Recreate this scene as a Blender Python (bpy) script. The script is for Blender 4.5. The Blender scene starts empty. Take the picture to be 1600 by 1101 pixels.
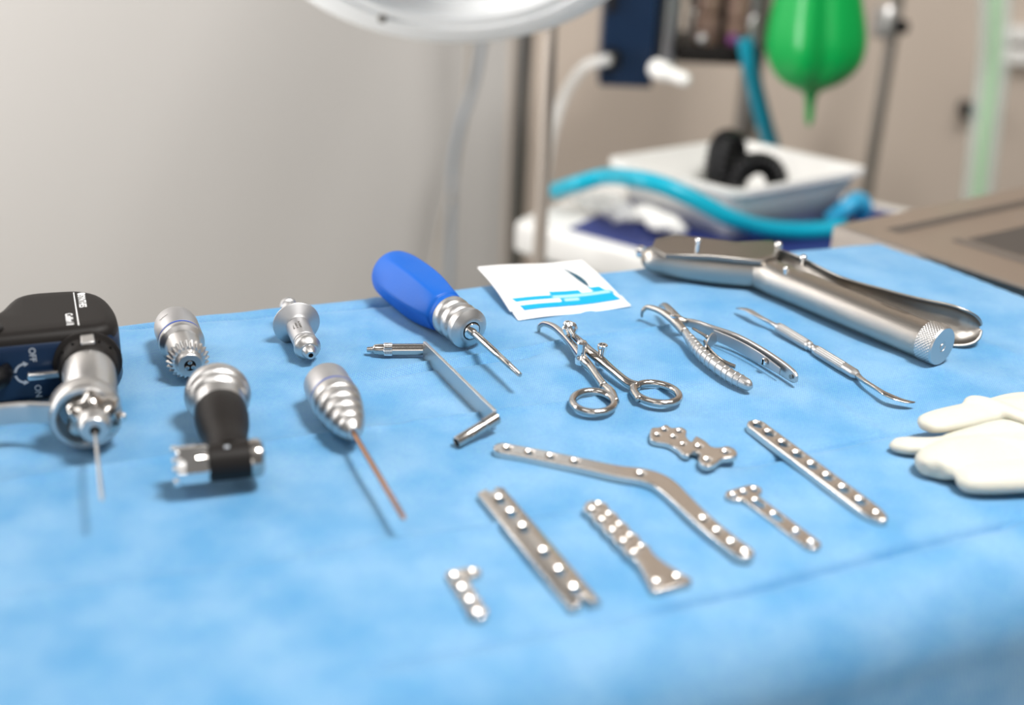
import bpy, bmesh, math, random
from mathutils import Vector, Matrix, geometry, noise

random.seed(7)
PI = math.pi
SC = bpy.context.scene
COL = SC.collection
T = 0.90                                   # height of the table top above the floor

# ------------------------------------------------------------------ camera
F_PX, CX, CY = 2000.0, 800.0, 550.5
PITCH, ROLL, CAM_H = math.radians(25), math.radians(2.5), 0.32
fw = Vector((0, math.cos(PITCH), -math.sin(PITCH)))
r0 = Vector((1, 0, 0)); u0 = r0.cross(fw)
rt = math.cos(ROLL) * r0 + math.sin(ROLL) * u0
up = -math.sin(ROLL) * r0 + math.cos(ROLL) * u0
EYE = Vector((0, 0, T + CAM_H))
cam = bpy.data.objects.new('camera', bpy.data.cameras.new('camera'))
COL.objects.link(cam)
M = Matrix.Identity(4)
for i, c in enumerate((rt, up, -fw)):
    for j in range(3):
        M[j][i] = c[j]
M.translation = EYE
cam.matrix_world = M
cam.data.sensor_width = 36.0
cam.data.lens = F_PX * 36 / 1600
cam.data.clip_start = 0.02
cam.data.dof.use_dof = True
cam.data.dof.focus_distance = 0.735
cam.data.dof.aperture_fstop = 2.9
SC.camera = cam

# ------------------------------------------------------------------ world, lights, exposure
wd = bpy.data.worlds.new('world'); SC.world = wd; wd.use_nodes = True
wd.node_tree.nodes['Background'].inputs[0].default_value = (0.92, 0.88, 0.84, 1)
wd.node_tree.nodes['Background'].inputs[1].default_value = 0.24
SC.view_settings.view_transform = 'Standard'
SC.view_settings.look = 'None'
SC.view_settings.exposure = 0.0
SC.view_settings.gamma = 1.0
SC.view_settings.use_curve_mapping = False


def area(name, loc, target, size, power, color=(1, 1, 1), shape='DISK', size_y=None):
    l = bpy.data.lights.new(name, 'AREA'); l.energy = power; l.color = color
    l.shape = shape; l.size = size
    if size_y: l.size_y = size_y
    o = bpy.data.objects.new(name, l); COL.objects.link(o)
    o.location = loc
    o.rotation_euler = (Vector(target) - Vector(loc)).to_track_quat('-Z', 'Y').to_euler()
    return o


area('surgical_light', (0.36, 0.36, T + 1.15), (0.04, 0.60, T), 0.30, 21.0, (1, 0.985, 0.96))
area('overhead_fill_light', (-0.7, 0.1, T + 1.6), (0.0, 0.65, T), 0.9, 5.5, (1, 0.98, 0.95), 'RECTANGLE', 0.6)  # added unseen overhead light, brings highlights into the countersunk holes
area('left_wall_fill_light', (-1.55, 1.0, T + 0.7), (-1.15, 1.9, T + 0.15), 0.6, 31.0, (1, 0.97, 0.95), 'RECTANGLE', 1.2)  # added area light, no real window; makes the left wall's brightness gradient
area('room_light', (0.9, 0.5, T + 1.5), (0.6, 1.9, T), 0.6, 9.0, (1, 0.95, 0.9))


area('rear_fill_light', (-0.3, -1.1, T + 0.35), (0.1, 1.0, T + 0.45), 1.1, 4.5, (1, 0.98, 0.96), 'RECTANGLE', 0.8)  # added fill from behind the camera for lamp head and metal fronts, no real window

side = area('side_fill_light', (-1.25, 0.55, T + 0.12), (0.0, 1.02, T + 0.58), 0.5, 6.0, (1, 0.98, 0.96), 'RECTANGLE', 0.5)  # added unseen light, beamed at the lamp head to whiten it
side.data.spread = math.radians(60)

# ------------------------------------------------------------------ points of the place seen along a line of sight
def ray(px, py):
    return fw + rt * ((px - CX) / F_PX) - up * ((py - CY) / F_PX)


def W(px, py, h=0.0):                      # h in millimetres above the table top
    d = ray(px, py)
    return EYE + d * ((T + h * 0.001 - EYE.z) / d.z)


def V(px, py, y):                          # on the upright plane at distance y (metres)
    d = ray(px, py)
    return EYE + d * (y / d.y)


# ------------------------------------------------------------------ materials
def nmat(name):
    m = bpy.data.materials.new(name); m.use_nodes = True
    return m, m.node_tree, m.node_tree.nodes['Principled BSDF']


def mat(name, col, rough=0.5, metal=0.0, spec=0.5, bump=0.0, bscale=600, trans=0.0, coat=0.0, var=0.0, vscale=120, sss=0.0, alpha=1.0, stretch=None):
    m, nt, b = nmat(name)
    b.inputs['Base Color'].default_value = (*col, 1)
    b.inputs['Roughness'].default_value = rough
    b.inputs['Metallic'].default_value = metal
    b.inputs['Specular IOR Level'].default_value = spec
    b.inputs['Transmission Weight'].default_value = trans
    b.inputs['Coat Weight'].default_value = coat
    b.inputs['Alpha'].default_value = alpha
    if sss:
        b.inputs['Subsurface Weight'].default_value = sss
        b.inputs['Subsurface Scale'].default_value = 0.01
    tc = nt.nodes.new('ShaderNodeTexCoord')
    src = tc.outputs['Object']
    if stretch:
        mp = nt.nodes.new('ShaderNodeMapping'); mp.inputs['Scale'].default_value = stretch
        nt.links.new(src, mp.inputs[0]); src = mp.outputs[0]
    if var:
        n = nt.nodes.new('ShaderNodeTexNoise'); n.inputs['Scale'].default_value = vscale
        n.inputs['Detail'].default_value = 4
        nt.links.new(src, n.inputs['Vector'])
        mr = nt.nodes.new('ShaderNodeMapRange')
        mr.inputs['To Min'].default_value = max(0.02, rough - var); mr.inputs['To Max'].default_value = rough + var
        nt.links.new(n.outputs['Fac'], mr.inputs[0]); nt.links.new(mr.outputs[0], b.inputs['Roughness'])
    if bump:
        n = nt.nodes.new('ShaderNodeTexNoise'); n.inputs['Scale'].default_value = bscale
        n.inputs['Detail'].default_value = 3
        nt.links.new(src, n.inputs['Vector'])
        bp = nt.nodes.new('ShaderNodeBump'); bp.inputs['Strength'].default_value = bump
        bp.inputs['Distance'].default_value = 0.0004
        nt.links.new(n.outputs['Fac'], bp.inputs['Height']); nt.links.new(bp.outputs[0], b.inputs['Normal'])
    return m


def knurl_mat(name, col, rough, scale):
    m, nt, b = nmat(name)
    b.inputs['Base Color'].default_value = (*col, 1); b.inputs['Metallic'].default_value = 1
    b.inputs['Roughness'].default_value = rough
    return m


STEEL = mat('polished_steel', (0.52, 0.49, 0.46), 0.16, 1.0, var=0.05, vscale=300)
PLATE = mat('implant_steel', (0.66, 0.62, 0.58), 0.24, 1.0, var=0.05, vscale=400)
CHROME = mat('chrome', (0.82, 0.81, 0.80), 0.09, 1.0)
SATIN = mat('satin_steel', (0.57, 0.56, 0.55), 0.36, 1.0, bump=0.05, bscale=3000)
MATTE = mat('matte_anodised_metal', (0.52, 0.515, 0.52), 0.46, 1.0, bump=0.08, bscale=4000)
BRUSHED = mat('brushed_steel', (0.42, 0.39, 0.355), 0.30, 1.0, bump=0.25, bscale=900, stretch=(1, 1, 12))
DARKST = mat('dark_steel', (0.30, 0.28, 0.26), 0.30, 1.0)
GREYST = mat('table_steel', (0.56, 0.50, 0.45), 0.30, 1.0, bump=0.1, bscale=200)
BLACKPL = mat('black_plastic', (0.012, 0.010, 0.009), 0.5, 0, 0.18, bump=0.15, bscale=2500)
BLACKRB = mat('black_rubber', (0.004, 0.004, 0.005), 0.4, 0, 0.25)
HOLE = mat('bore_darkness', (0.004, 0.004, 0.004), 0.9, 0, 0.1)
NAVY = mat('navy_plastic', (0.004, 0.016, 0.045), 0.36, 0, 0.35)
BLUE = mat('blue_silicone', (0.003, 0.095, 0.44), 0.45, 0, 0.3, bump=0.2, bscale=500, sss=0.0)
BLUERING = mat('blue_ring_paint', (0.03, 0.08, 0.35), 0.4)
COPPER = mat('bronzed_drill_steel', (0.42, 0.22, 0.13), 0.28, 1.0)
WHITEPAPER = mat('white_card', (0.93, 0.93, 0.92), 0.6, 0, 0.3)
CYANINK = mat('cyan_print', (0.0, 0.32, 0.62), 0.5, 0, 0.3)
PALEINK = mat('pale_blue_print', (0.42, 0.70, 0.92), 0.5, 0, 0.3)
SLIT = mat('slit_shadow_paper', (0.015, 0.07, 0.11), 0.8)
LATEX = mat('latex', (0.56, 0.545, 0.47), 0.48, 0, 0.35, bump=0.12, bscale=120, sss=0.15)
WHITEPL = mat('white_plastic', (0.80, 0.79, 0.76), 0.35, 0, 0.5)
LAMPWH = mat('white_lamp_enamel', (0.94, 0.94, 0.93), 0.35, 0, 0.4)
WHITETXT = mat('white_lettering', (0.85, 0.85, 0.85), 0.5)
GREYTXT = mat('grey_lettering', (0.35, 0.38, 0.42), 0.5)
ETCH = mat('etched_lettering', (0.10, 0.09, 0.08), 0.6)
TEAL = mat('teal_tubing', (0.0, 0.24, 0.34), 0.3, 0, 0.5)
CYANHOSE = mat('cyan_hose', (0.0, 0.36, 0.50), 0.35, 0, 0.4)
GREEN = mat('green_rubber', (0.0, 0.27, 0.05), 0.3, 0, 0.4, sss=0.0)
CLEAR = mat('clear_plastic', (0.80, 0.86, 0.84), 0.25, 0, 0.5, alpha=0.38)
GREENT = mat('green_inner_tube', (0.22, 0.55, 0.16), 0.4)
PVC = mat('clear_pvc', (0.75, 0.75, 0.73), 0.3, 0, 0.5, alpha=0.45)
GREYTUBE = mat('grey_blue_tube', (0.30, 0.34, 0.38), 0.4)
BEIGET = mat('beige_tube', (0.50, 0.45, 0.39), 0.4)
MAT_NAVY = mat('navy_mat', (0.02, 0.035, 0.17), 0.5)
DKGREEN = mat('dark_green_case', (0.0, 0.07, 0.04), 0.5)
AMBER = mat('smoked_glass', (0.20, 0.13, 0.10), 0.12, 0, 0.6, coat=0.4)
PURPLE = mat('purple_plastic', (0.14, 0.02, 0.15), 0.3)
POLEB = mat('beige_pole_enamel', (0.36, 0.31, 0.265), 0.5, 0.2)
CLOTHG = mat('floor_vinyl', (0.38, 0.38, 0.36), 0.5)
BLUEPL = mat('light_blue_plastic', (0.03, 0.36, 0.62), 0.35)


def wall_mat(name, col):
    m, nt, b = nmat(name)
    tc = nt.nodes.new('ShaderNodeTexCoord')
    n = nt.nodes.new('ShaderNodeTexNoise'); n.inputs['Scale'].default_value = 60
    nt.links.new(tc.outputs['Object'], n.inputs['Vector'])
    bp = nt.nodes.new('ShaderNodeBump'); bp.inputs['Strength'].default_value = 0.08
    nt.links.new(n.outputs['Fac'], bp.inputs['Height']); nt.links.new(bp.outputs[0], b.inputs['Normal'])
    b.inputs['Base Color'].default_value = (*col, 1); b.inputs['Roughness'].default_value = 0.65
    return m


WALL_A = wall_mat('pale_grey_wall_panel', (0.56, 0.54, 0.515))
WALL_B = wall_mat('beige_wall_panel', (0.56, 0.475, 0.40))


def drape_material():
    m, nt, b = nmat('blue_nonwoven_drape')
    N, L = nt.nodes.new, nt.links.new
    tc = N('ShaderNodeTexCoord')
    b.inputs['Roughness'].default_value = 0.62
    b.inputs['Specular IOR Level'].default_value = 0.2
    b.inputs['Sheen Weight'].default_value = 0.14
    b.inputs['Sheen Roughness'].default_value = 0.5
    # mottled fibre density
    n1 = N('ShaderNodeTexNoise'); n1.inputs['Scale'].default_value = 26; n1.inputs['Detail'].default_value = 6
    L(tc.outputs['Object'], n1.inputs['Vector'])
    cr = N('ShaderNodeValToRGB')
    cr.color_ramp.elements[0].position = 0.34; cr.color_ramp.elements[0].color = (0.090, 0.275, 0.475, 1)
    cr.color_ramp.elements[1].position = 0.64; cr.color_ramp.elements[1].color = (0.170, 0.350, 0.525, 1)
    L(n1.outputs['Fac'], cr.inputs[0])
    # embossed dot pattern, about a millimetre apart, set diagonally
    mp = N('ShaderNodeMapping'); mp.inputs['Rotation'].default_value = (0, 0, 0.9); mp.inputs['Scale'].default_value = (900, 900, 900)
    L(tc.outputs['Object'], mp.inputs[0])
    sp = N('ShaderNodeSeparateXYZ'); L(mp.outputs[0], sp.inputs[0])
    sines = []
    for ax, k in ((0, 4.4), (1, 4.4)):
        mu = N('ShaderNodeMath'); mu.operation = 'MULTIPLY'; mu.inputs[1].default_value = k; L(sp.outputs[ax], mu.inputs[0])
        si = N('ShaderNodeMath'); si.operation = 'SINE'; L(mu.outputs[0], si.inputs[0]); sines.append(si)
    pr = N('ShaderNodeMath'); pr.operation = 'MULTIPLY'; L(sines[0].outputs[0], pr.inputs[0]); L(sines[1].outputs[0], pr.inputs[1])
    n2 = N('ShaderNodeTexNoise'); n2.inputs['Scale'].default_value = 900; n2.inputs['Detail'].default_value = 3
    L(tc.outputs['Object'], n2.inputs['Vector'])
    ad = N('ShaderNodeMath'); ad.operation = 'ADD'; L(pr.outputs[0], ad.inputs[0]); L(n2.outputs['Fac'], ad.inputs[1])
    bp = N('ShaderNodeBump'); bp.inputs['Strength'].default_value = 0.3; bp.inputs['Distance'].default_value = 0.00012
    L(ad.outputs[0], bp.inputs['Height']); L(bp.outputs[0], b.inputs['Normal'])
    mx = N('ShaderNodeMix'); mx.data_type = 'RGBA'; mx.blend_type = 'MULTIPLY'; mx.inputs[0].default_value = 1
    mr = N('ShaderNodeMapRange'); mr.inputs[1].default_value = -1; mr.inputs[2].default_value = 1
    mr.inputs[3].default_value = 0.76; mr.inputs[4].default_value = 1.16
    a2 = N('ShaderNodeMath'); a2.operation = 'MULTIPLY_ADD'; a2.inputs[1].default_value = 2.6; a2.inputs[2].default_value = -1.3
    L(n2.outputs['Fac'], a2.inputs[0])
    a3 = N('ShaderNodeMath'); a3.operation = 'ADD'; L(pr.outputs[0], a3.inputs[0]); L(a2.outputs[0], a3.inputs[1])
    L(a3.outputs[0], mr.inputs[0])
    cb = N('ShaderNodeCombineColor')
    L(mr.outputs[0], cb.inputs[0]); L(mr.outputs[0], cb.inputs[1]); cb.inputs[2].default_value = 1
    L(cr.outputs[0], mx.inputs[6]); L(cb.outputs[0], mx.inputs[7]); L(mx.outputs[2], b.inputs['Base Color'])
    return m


DRAPE = drape_material()


# ------------------------------------------------------------------ mesh building
def catmull(pts, n=6, closed=False):
    """pts: list of tuples (any length); returns a smooth polyline through them."""
    out = []; N = len(pts)
    rng = range(N) if closed else range(N - 1)
    for i in rng:
        p0 = pts[(i - 1) % N] if closed or i > 0 else pts[0]
        p1 = pts[i]; p2 = pts[(i + 1) % N]
        p3 = pts[(i + 2) % N] if closed or i + 2 < N else pts[-1]
        for k in range(n):
            t = k / n
            out.append(tuple(0.5 * ((2 * b) + (-a + c) * t + (2 * a - 5 * b + 4 * c - d) * t * t + (-a + 3 * b - 3 * c + d) * t ** 3)
                             for a, b, c, d in zip(p0, p1, p2, p3)))
    if not closed: out.append(tuple(pts[-1]))
    return out


class MB:
    """collects world-space geometry; sizes in millimetres, points in metres."""
    def __init__(s):
        s.v = []; s.f = []

    def add(s, vs, fs):
        o = len(s.v); s.v += [Vector(p) for p in vs]; s.f += [tuple(i + o for i in f) for f in fs]
        return s

    def rings(s, rings, cap=True, closed=True):
        n = len(rings[0]); vs = [p for r in rings for p in r]; fs = []
        for i in range(len(rings) - 1):
            for j in range(n if closed else n - 1):
                a, b = i * n + j, i * n + (j + 1) % n
                fs.append((a, b, b + n, a + n))
        if cap and closed:
            fs.append(tuple(range(n))[::-1]); fs.append(tuple((len(rings) - 1) * n + j for j in range(n)))
        return s.add(vs, fs)

    def lathe(s, p0, p1, prof, seg=40, lobes=None):
        """profile [(distance along from p0 in mm, radius in mm)], axis p0 -> p1"""
        ax = (p1 - p0).normalized(); a = ax.orthogonal().normalized()
        zz = Vector((0, 0, 1))
        if abs(ax.dot(zz)) < 0.95: a = (zz - ax * ax.dot(zz)).normalized()
        b = ax.cross(a)
        rs = []
        for q in prof:
            d, r = q[0] * .001, max(q[1], 0.001) * .001
            ring = []
            for j in range(seg):
                t = 2 * PI * j / seg
                rr = r * (lobes(t, q[0]) if lobes else 1)
                ring.append(p0 + ax * d + (a * math.cos(t) + b * math.sin(t)) * rr)
            rs.append(ring)
        return s.rings(rs)

    def sweep(s, pts, rad, seg=14, sub=5, upv=(0, 0, 1), power=2.0):
        """pts: world points; rad: list of (side radius, up radius) mm or numbers"""
        rad = [(r, r) if not isinstance(r, (tuple, list)) else r for r in rad]
        data = [(p[0], p[1], p[2], r[0], r[1]) for p, r in zip(pts, rad)]
        data = catmull(data, sub) if sub > 1 else data
        upv = Vector(upv); rs = []
        P = [Vector(d[:3]) for d in data]
        for i, d in enumerate(data):
            tg = (P[min(i + 1, len(P) - 1)] - P[max(i - 1, 0)]).normalized()
            side = tg.cross(upv)
            side = side.normalized() if side.length > 1e-4 else Vector((1, 0, 0))
            uu = side.cross(tg).normalized()
            ring = []
            for j in range(seg):
                t = 2 * PI * j / seg; c, q = math.cos(t), math.sin(t)
                c = math.copysign(abs(c) ** (2 / power), c); q = math.copysign(abs(q) ** (2 / power), q)
                ring.append(P[i] + side * c * max(d[3], .02) * .001 + uu * q * max(d[4], .02) * .001)
            rs.append(ring)
        return s.rings(rs)

    def box(s, c, size, M=None):
        """c world centre, size mm, M 3x3 orientation"""
        M = M or Matrix.Identity(3)
        vs = [c + M @ Vector((x * size[0] / 2000, y * size[1] / 2000, z * size[2] / 2000)) for x in (-1, 1) for y in (-1, 1) for z in (-1, 1)]
        return s.add(vs, [(0, 1, 3, 2), (4, 6, 7, 5), (0, 4, 5, 1), (2, 3, 7, 6), (0, 2, 6, 4), (1, 5, 7, 3)])

    def ball(s, c, r, seg=16):
        n = seg // 2
        return s.lathe(c - Vector((0, 0, r * .001)), c + Vector((0, 0, r * .001)),
                       [(r - r * math.cos(PI * i / n), r * math.sin(PI * i / n)) for i in range(n + 1)], seg)

    def torus(s, c, R, r, nrm=(0, 0, 1), seg=48, ss=12, stretch=(1, 1), xdir=None, squash=1.0):
        n = Vector(nrm).normalized()
        a = Vector(xdir) if xdir is not None else n.orthogonal()
        a = (a - n * a.dot(n)).normalized(); b = n.cross(a)
        vs = []; fs = []
        for i in range(seg):
            t = 2 * PI * i / seg
            ct = c + (a * math.cos(t) * stretch[0] + b * math.sin(t) * stretch[1]) * R * .001
            out = (a * math.cos(t) / stretch[0] + b * math.sin(t) / stretch[1]).normalized()
            for j in range(ss):
                q = 2 * PI * j / ss
                vs.append(ct + out * math.cos(q) * r * .001 + n * math.sin(q) * r * .001 * squash)
                fs.append((i * ss + j, ((i + 1) % seg) * ss + j, ((i + 1) % seg) * ss + (j + 1) % ss, i * ss + (j + 1) % ss))
        return s.add(vs, fs)

    def plate(s, M, outline, holes, t, bev=0.4, bend=None, steps=3, z0=0.0, grid=3.0, bevb=0.0):
        """flat plate of thickness t with countersunk holes. outline: 2D mm. holes: (x, y, r_top, r_bottom[, slot length])
        M: local mm -> world function; bend(x, y, z) reshapes in mm."""
        def inset(poly, d):
            n = len(poly); out = []
            for i in range(n):
                a, b, c = Vector(poly[i - 1]), Vector(poly[i]), Vector(poly[(i + 1) % n])
                e1, e2 = (b - a), (c - b)
                n1 = Vector((-e1.y, e1.x)); n2 = Vector((-e2.y, e2.x))
                nn = (n1.normalized() + n2.normalized())
                if nn.length < 1e-6: nn = n1
                nn.normalize()
                k = 1 / max(0.5, nn.dot(n1.normalized()) if n1.length > 0 else 1)
                out.append(tuple(b + nn * d * k))
            return out

        def inside(p, poly):
            c = False; n = len(poly); x, y = p
            for i in range(n):
                x1, y1 = poly[i]; x2, y2 = poly[i - 1]
                if (y1 > y) != (y2 > y) and x < (x2 - x1) * (y - y1) / (y2 - y1) + x1: c = not c
            return c

        def loop(h, r, n=20):
            L = (h[4] if len(h) > 4 else 0) / 2; out = []
            for i in range(n):
                q = 2 * PI * i / n
                out.append((h[0] + r * math.cos(q) + (L if math.cos(q) > 0 else -L), h[1] + r * math.sin(q)))
            return out
        area2 = sum(outline[i - 1][0] * outline[i][1] - outline[i][0] * outline[i - 1][1] for i in range(len(outline)))
        if area2 < 0: outline = outline[::-1]

        def sheet(out, hl, z, flip):
            vs = [Vector(p) for p in out]; es = [(i, (i + 1) % len(out)) for i in range(len(out))]
            for h in hl:
                o = len(vs); vs += [Vector(p) for p in h]; es += [(o + i, o + (i + 1) % len(h)) for i in range(len(h))]
            xs = [p[0] for p in out]; ys = [p[1] for p in out]
            gx = min(xs) + grid / 2
            while gx < max(xs):
                gy = min(ys) + grid / 2
                while gy < max(ys):
                    p = (gx + .01 * math.sin(gx * 7), gy)
                    if inside(p, out) and not any(inside(p, h) for h in hl): vs.append(Vector(p))
                    gy += grid
                gx += grid
            r = geometry.delaunay_2d_cdt(vs, es, [], 1, 1e-5)
            V2, F2 = r[0], r[2]
            keep = []
            for f in F2:
                c = sum((V2[i] for i in f), Vector((0, 0))) / len(f)
                if inside(c, out) and not any(inside(c, h) for h in hl): keep.append(tuple(f[::-1]) if flip else tuple(f))
            return [(p.x, p.y, z) for p in V2], keep
        loc_v = []; loc_f = []

        def put(vs, fs):
            o = len(loc_v); loc_v.extend(vs); loc_f.extend(tuple(i + o for i in f) for f in fs)

        def strip(loops):
            n = len(loops[0]); vs = [p for l in loops for p in l]; fs = []
            for i in range(len(loops) - 1):
                for j in range(n):
                    a, b = i * n + j, i * n + (j + 1) % n
                    fs.append((a, b, b + n, a + n))
            put(vs, fs)
        if bevb: prof = [(bevb * (1 - math.sin(PI / 2 * k / steps)), z0 + bevb * (1 - math.cos(PI / 2 * k / steps))) for k in range(steps + 1)]
        else: prof = [(0, z0)]
        prof += [(bev * (1 - math.cos(PI / 2 * k / steps)), z0 + t - bev + bev * math.sin(PI / 2 * k / steps)) for k in range(steps + 1)]
        loops = [[(*p, z) for p in (inset(outline, d) if d > 1e-6 else outline)] for d, z in prof]
        strip(loops)
        top = [p[:2] for p in loops[-1]]; bot = [p[:2] for p in loops[0]]
        put(*sheet(top, [loop(h, h[2]) for h in holes], z0 + t, False))
        put(*sheet(bot, [loop(h, h[3]) for h in holes], z0, True))
        for h in holes:
            dr = (h[2] - h[3]) / 3
            d1, d2, d3 = dr * math.tan(math.radians(26)), dr * math.tan(math.radians(34)), dr * math.tan(math.radians(43))
            k_ = min(1, t * .8 / (d1 + d2 + d3)); d1 *= k_; d2 *= k_; d3 *= k_
            pr = [(h[3], z0), (h[3], z0 + t - d1 - d2 - d3), (h[3] + dr, z0 + t - d2 - d3), (h[3] + 2 * dr, z0 + t - d3), (h[2], z0 + t)]
            strip([[(*p, z) for p in loop(h, r)] for r, z in pr][::-1])
        bm = bmesh.new()
        bv = [bm.verts.new(p) for p in loc_v]
        for f in loc_f:
            try: bm.faces.new([bv[i] for i in f])
            except ValueError: pass
        bmesh.ops.remove_doubles(bm, verts=bm.verts, dist=1e-4)
        bm.verts.index_update()
        vs = [M(*(bend(*v.co) if bend else v.co)) for v in bm.verts]
        fs = [tuple(v.index for v in f.verts) for f in bm.faces]
        bm.free()
        return s.add(vs, fs)

    def build(s, name, material, parent=None, sharp=35, bevel=0.0, sub=0, solid=0.0, normals=True):
        me = bpy.data.meshes.new(name)
        inv = parent_world(parent).inverted() if parent else Matrix.Identity(4)
        org = Vector((0, 0, 0))
        vs = [inv @ p for p in s.v]
        me.from_pydata(vs, [], s.f)
        me.materials.append(material)
        bm = bmesh.new(); bm.from_mesh(me)
        if normals: bmesh.ops.recalc_face_normals(bm, faces=bm.faces)
        bm.to_mesh(me); bm.free()
        me.polygons.foreach_set('use_smooth', [True] * len(me.polygons))
        if sharp < 180: me.set_sharp_from_angle(angle=math.radians(sharp))
        me.update()
        o = bpy.data.objects.new(name, me); COL.objects.link(o)
        if parent: o.parent = parent
        if bevel:
            b = o.modifiers.new('bevel', 'BEVEL'); b.width = bevel * .001; b.segments = 3; b.limit_method = 'ANGLE'; b.angle_limit = math.radians(40)
            b.harden_normals = False
        if solid:
            b = o.modifiers.new('solid', 'SOLIDIFY'); b.thickness = solid * .001; b.offset = 0
        if sub:
            b = o.modifiers.new('sub', 'SUBSURF'); b.levels = sub; b.render_levels = sub
        return o


ROOTW = {}


def parent_world(p):
    m = Matrix.Identity(4); q = p
    while q is not None:
        m = (Matrix.Translation(q.location) @ q.rotation_euler.to_matrix().to_4x4()) @ m
        q = q.parent
    return m


def tag(o, label, cat, group=None, kind=None):
    if label: o['label'] = label
    if cat: o['category'] = cat
    if group: o['group'] = group
    if kind: o['kind'] = kind
    return o


def thing(name, label, cat, loc, rotz=0.0, group=None):
    o = bpy.data.objects.new(name, None); COL.objects.link(o)
    o.empty_display_size = 0.01
    o.location = loc; o.rotation_euler = (0, 0, rotz)
    return tag(o, label, cat, group)


def solo(o, loc):
    """puts the origin of a parentless mesh at its base"""
    loc = Vector(loc)
    o.data.transform(Matrix.Translation(-loc)); o.location = loc
    return o


def heading(a, b):
    d = b - a
    return math.atan2(d.y, d.x)


def frame(o, ang, z=0.0):
    """local mm -> world, x along ang, z up"""
    c, s = math.cos(ang), math.sin(ang)
    return lambda x, y, zz=0.0: Vector((o.x + (x * c - y * s) * .001, o.y + (x * s + y * c) * .001, o.z + zz * .001))


def text(s, size, M, mat_, parent, name, thick=0.05, label=None, sx=1.0):
    """M: matrix placing text (x along reading, y up) in world; size in mm"""
    cu = bpy.data.curves.new(name, 'FONT'); cu.body = s; cu.size = size * .001; cu.extrude = thick * .001; cu.offset = size * .001 * .018
    cu.align_x = 'CENTER'; cu.align_y = 'CENTER'
    ob = bpy.data.objects.new('tmp', cu); COL.objects.link(ob)
    dg = bpy.context.evaluated_depsgraph_get()
    me = bpy.data.meshes.new_from_object(ob.evaluated_get(dg))
    bpy.data.objects.remove(ob)
    me.transform(Matrix.Diagonal((sx, 1, 1, 1)))
    me.transform(parent_world(parent).inverted() @ M)
    me.materials.clear(); me.materials.append(mat_)
    o = bpy.data.objects.new(name, me); COL.objects.link(o); o.parent = parent
    return o


def axes(o, x, y):
    """4x4 with origin o, x axis, y axis"""
    x = x.normalized(); z = x.cross(y).normalized(); y = z.cross(x)
    m = Matrix.Identity(4)
    for i, c in enumerate((x, y, z)):
        for j in range(3): m[j][i] = c[j]
    m.translation = o
    return m


def etched(n, size, M, parent):
    """a worn, unreadable row of fine etched strokes"""
    mb = MB(); R3 = M.to_3x3(); rng = random.Random(n)
    for k in range(n):
        x = (k - (n - 1) / 2) * size * .62
        for q in range(2):
            w, h = (.14, .66) if rng.random() < .6 else (.42, .14)
            mb.box(M @ Vector(((x + (q - .5) * size * .2) * .001, (rng.random() - .5) * size * .0003, 0)), (size * w, size * h, .08), R3)
    return mb.build('engraving', ETCH, parent)


# ================================================================== THE ROOM
def structure(o): o['kind'] = 'structure'; return o


structure(MB().box(Vector((0, 1.2, -0.02)), (6000, 5000, 40)).build('floor', CLOTHG))
YW = 2.05
xc = V(792, 200, YW).x                     # the vertical joint between the two wall panels
structure(MB().box(Vector((xc + 1.5, YW + .05, 1.35)), (3000, 100, 2700)).build('wall_back', WALL_B))
ang = math.radians(14)
mrot = Matrix.Rotation(ang, 3, 'Z')
structure(MB().box(Vector((xc, YW, 1.35)) + mrot @ Vector((-1.4, 0.05, 0)), (2800, 100, 2700), mrot).build('wall_left', WALL_A))

# ================================================================== THE TABLE AND ITS DRAPE
A23 = math.radians(22.5)
U = Vector((math.cos(A23), math.sin(A23), 0)); Vv = Vector((-math.sin(A23), math.cos(A23), 0))
O = W(1375, 379)                           # back right corner
def uv(p): return ((p - O).dot(U), (p - O).dot(Vv))
u_r = 0.0; v_b = 0.0
front = [uv(W(1340, 868)), uv(W(900, 1008))]
v_f = sum(q[1] for q in front) / 2
u_l = -0.98
tb = thing('instrument_table', 'steel instrument table hidden under the blue drape', 'table', (O + U * (u_l / 2) + Vv * (v_f / 2)) - Vector((0, 0, T)), A23)
cc = O + U * (u_l / 2) + Vv * (v_f / 2)
Ru = Matrix.Rotation(A23, 3, 'Z')
MB().box(cc - Vector((0, 0, .024)), (abs(u_l) * 1000 - 12, abs(v_f) * 1000 - 12, 30), Ru).build('table_top', GREYST, tb, bevel=3)
for su in (-1, 1):
    for sv in (-1, 1):
        p = cc + U * su * (abs(u_l) / 2 - .05) + Vv * sv * (abs(v_f) / 2 - .05)
        MB().lathe(Vector((p.x, p.y, 0)), Vector((p.x, p.y, 1)), [(0, 14), (T * 1000 - 33, 14)], 16).build('leg', STEEL, tb)

creases = []
def crease(p, q, a, w=1.6):
    w, a = (w * 1.15, a * 2.8) if a < 0 else (w * 1.2, a * 2.4)
    P0, P1 = W(*p), W(*q)
    creases.append((P0.xy, P1.xy, a, w))
crease((190, 512), (620, 474), -1.0, 1.6)
crease((480, 600), (1100, 500), 0.8)
crease((560, 592), (840, 553), -0.6)
crease((0, 755), (620, 665), 0.9, 2)
crease((620, 665), (1100, 602), 0.8)
crease((420, 880), (900, 800), 0.9)
crease((1140, 728), (1600, 636), -0.9)
crease((0, 930), (420, 880), 0.5)
crease((1000, 958), (1600, 806), -1.7, 2.5)
crease((560, 1040), (1000, 958), -1.0, 3)
crease((1195, 560), (1400, 690), 0.5)
crease((1180, 400), (1600, 560), 0.4)
crease((620, 330), (560, 560), 0.4)


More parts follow.
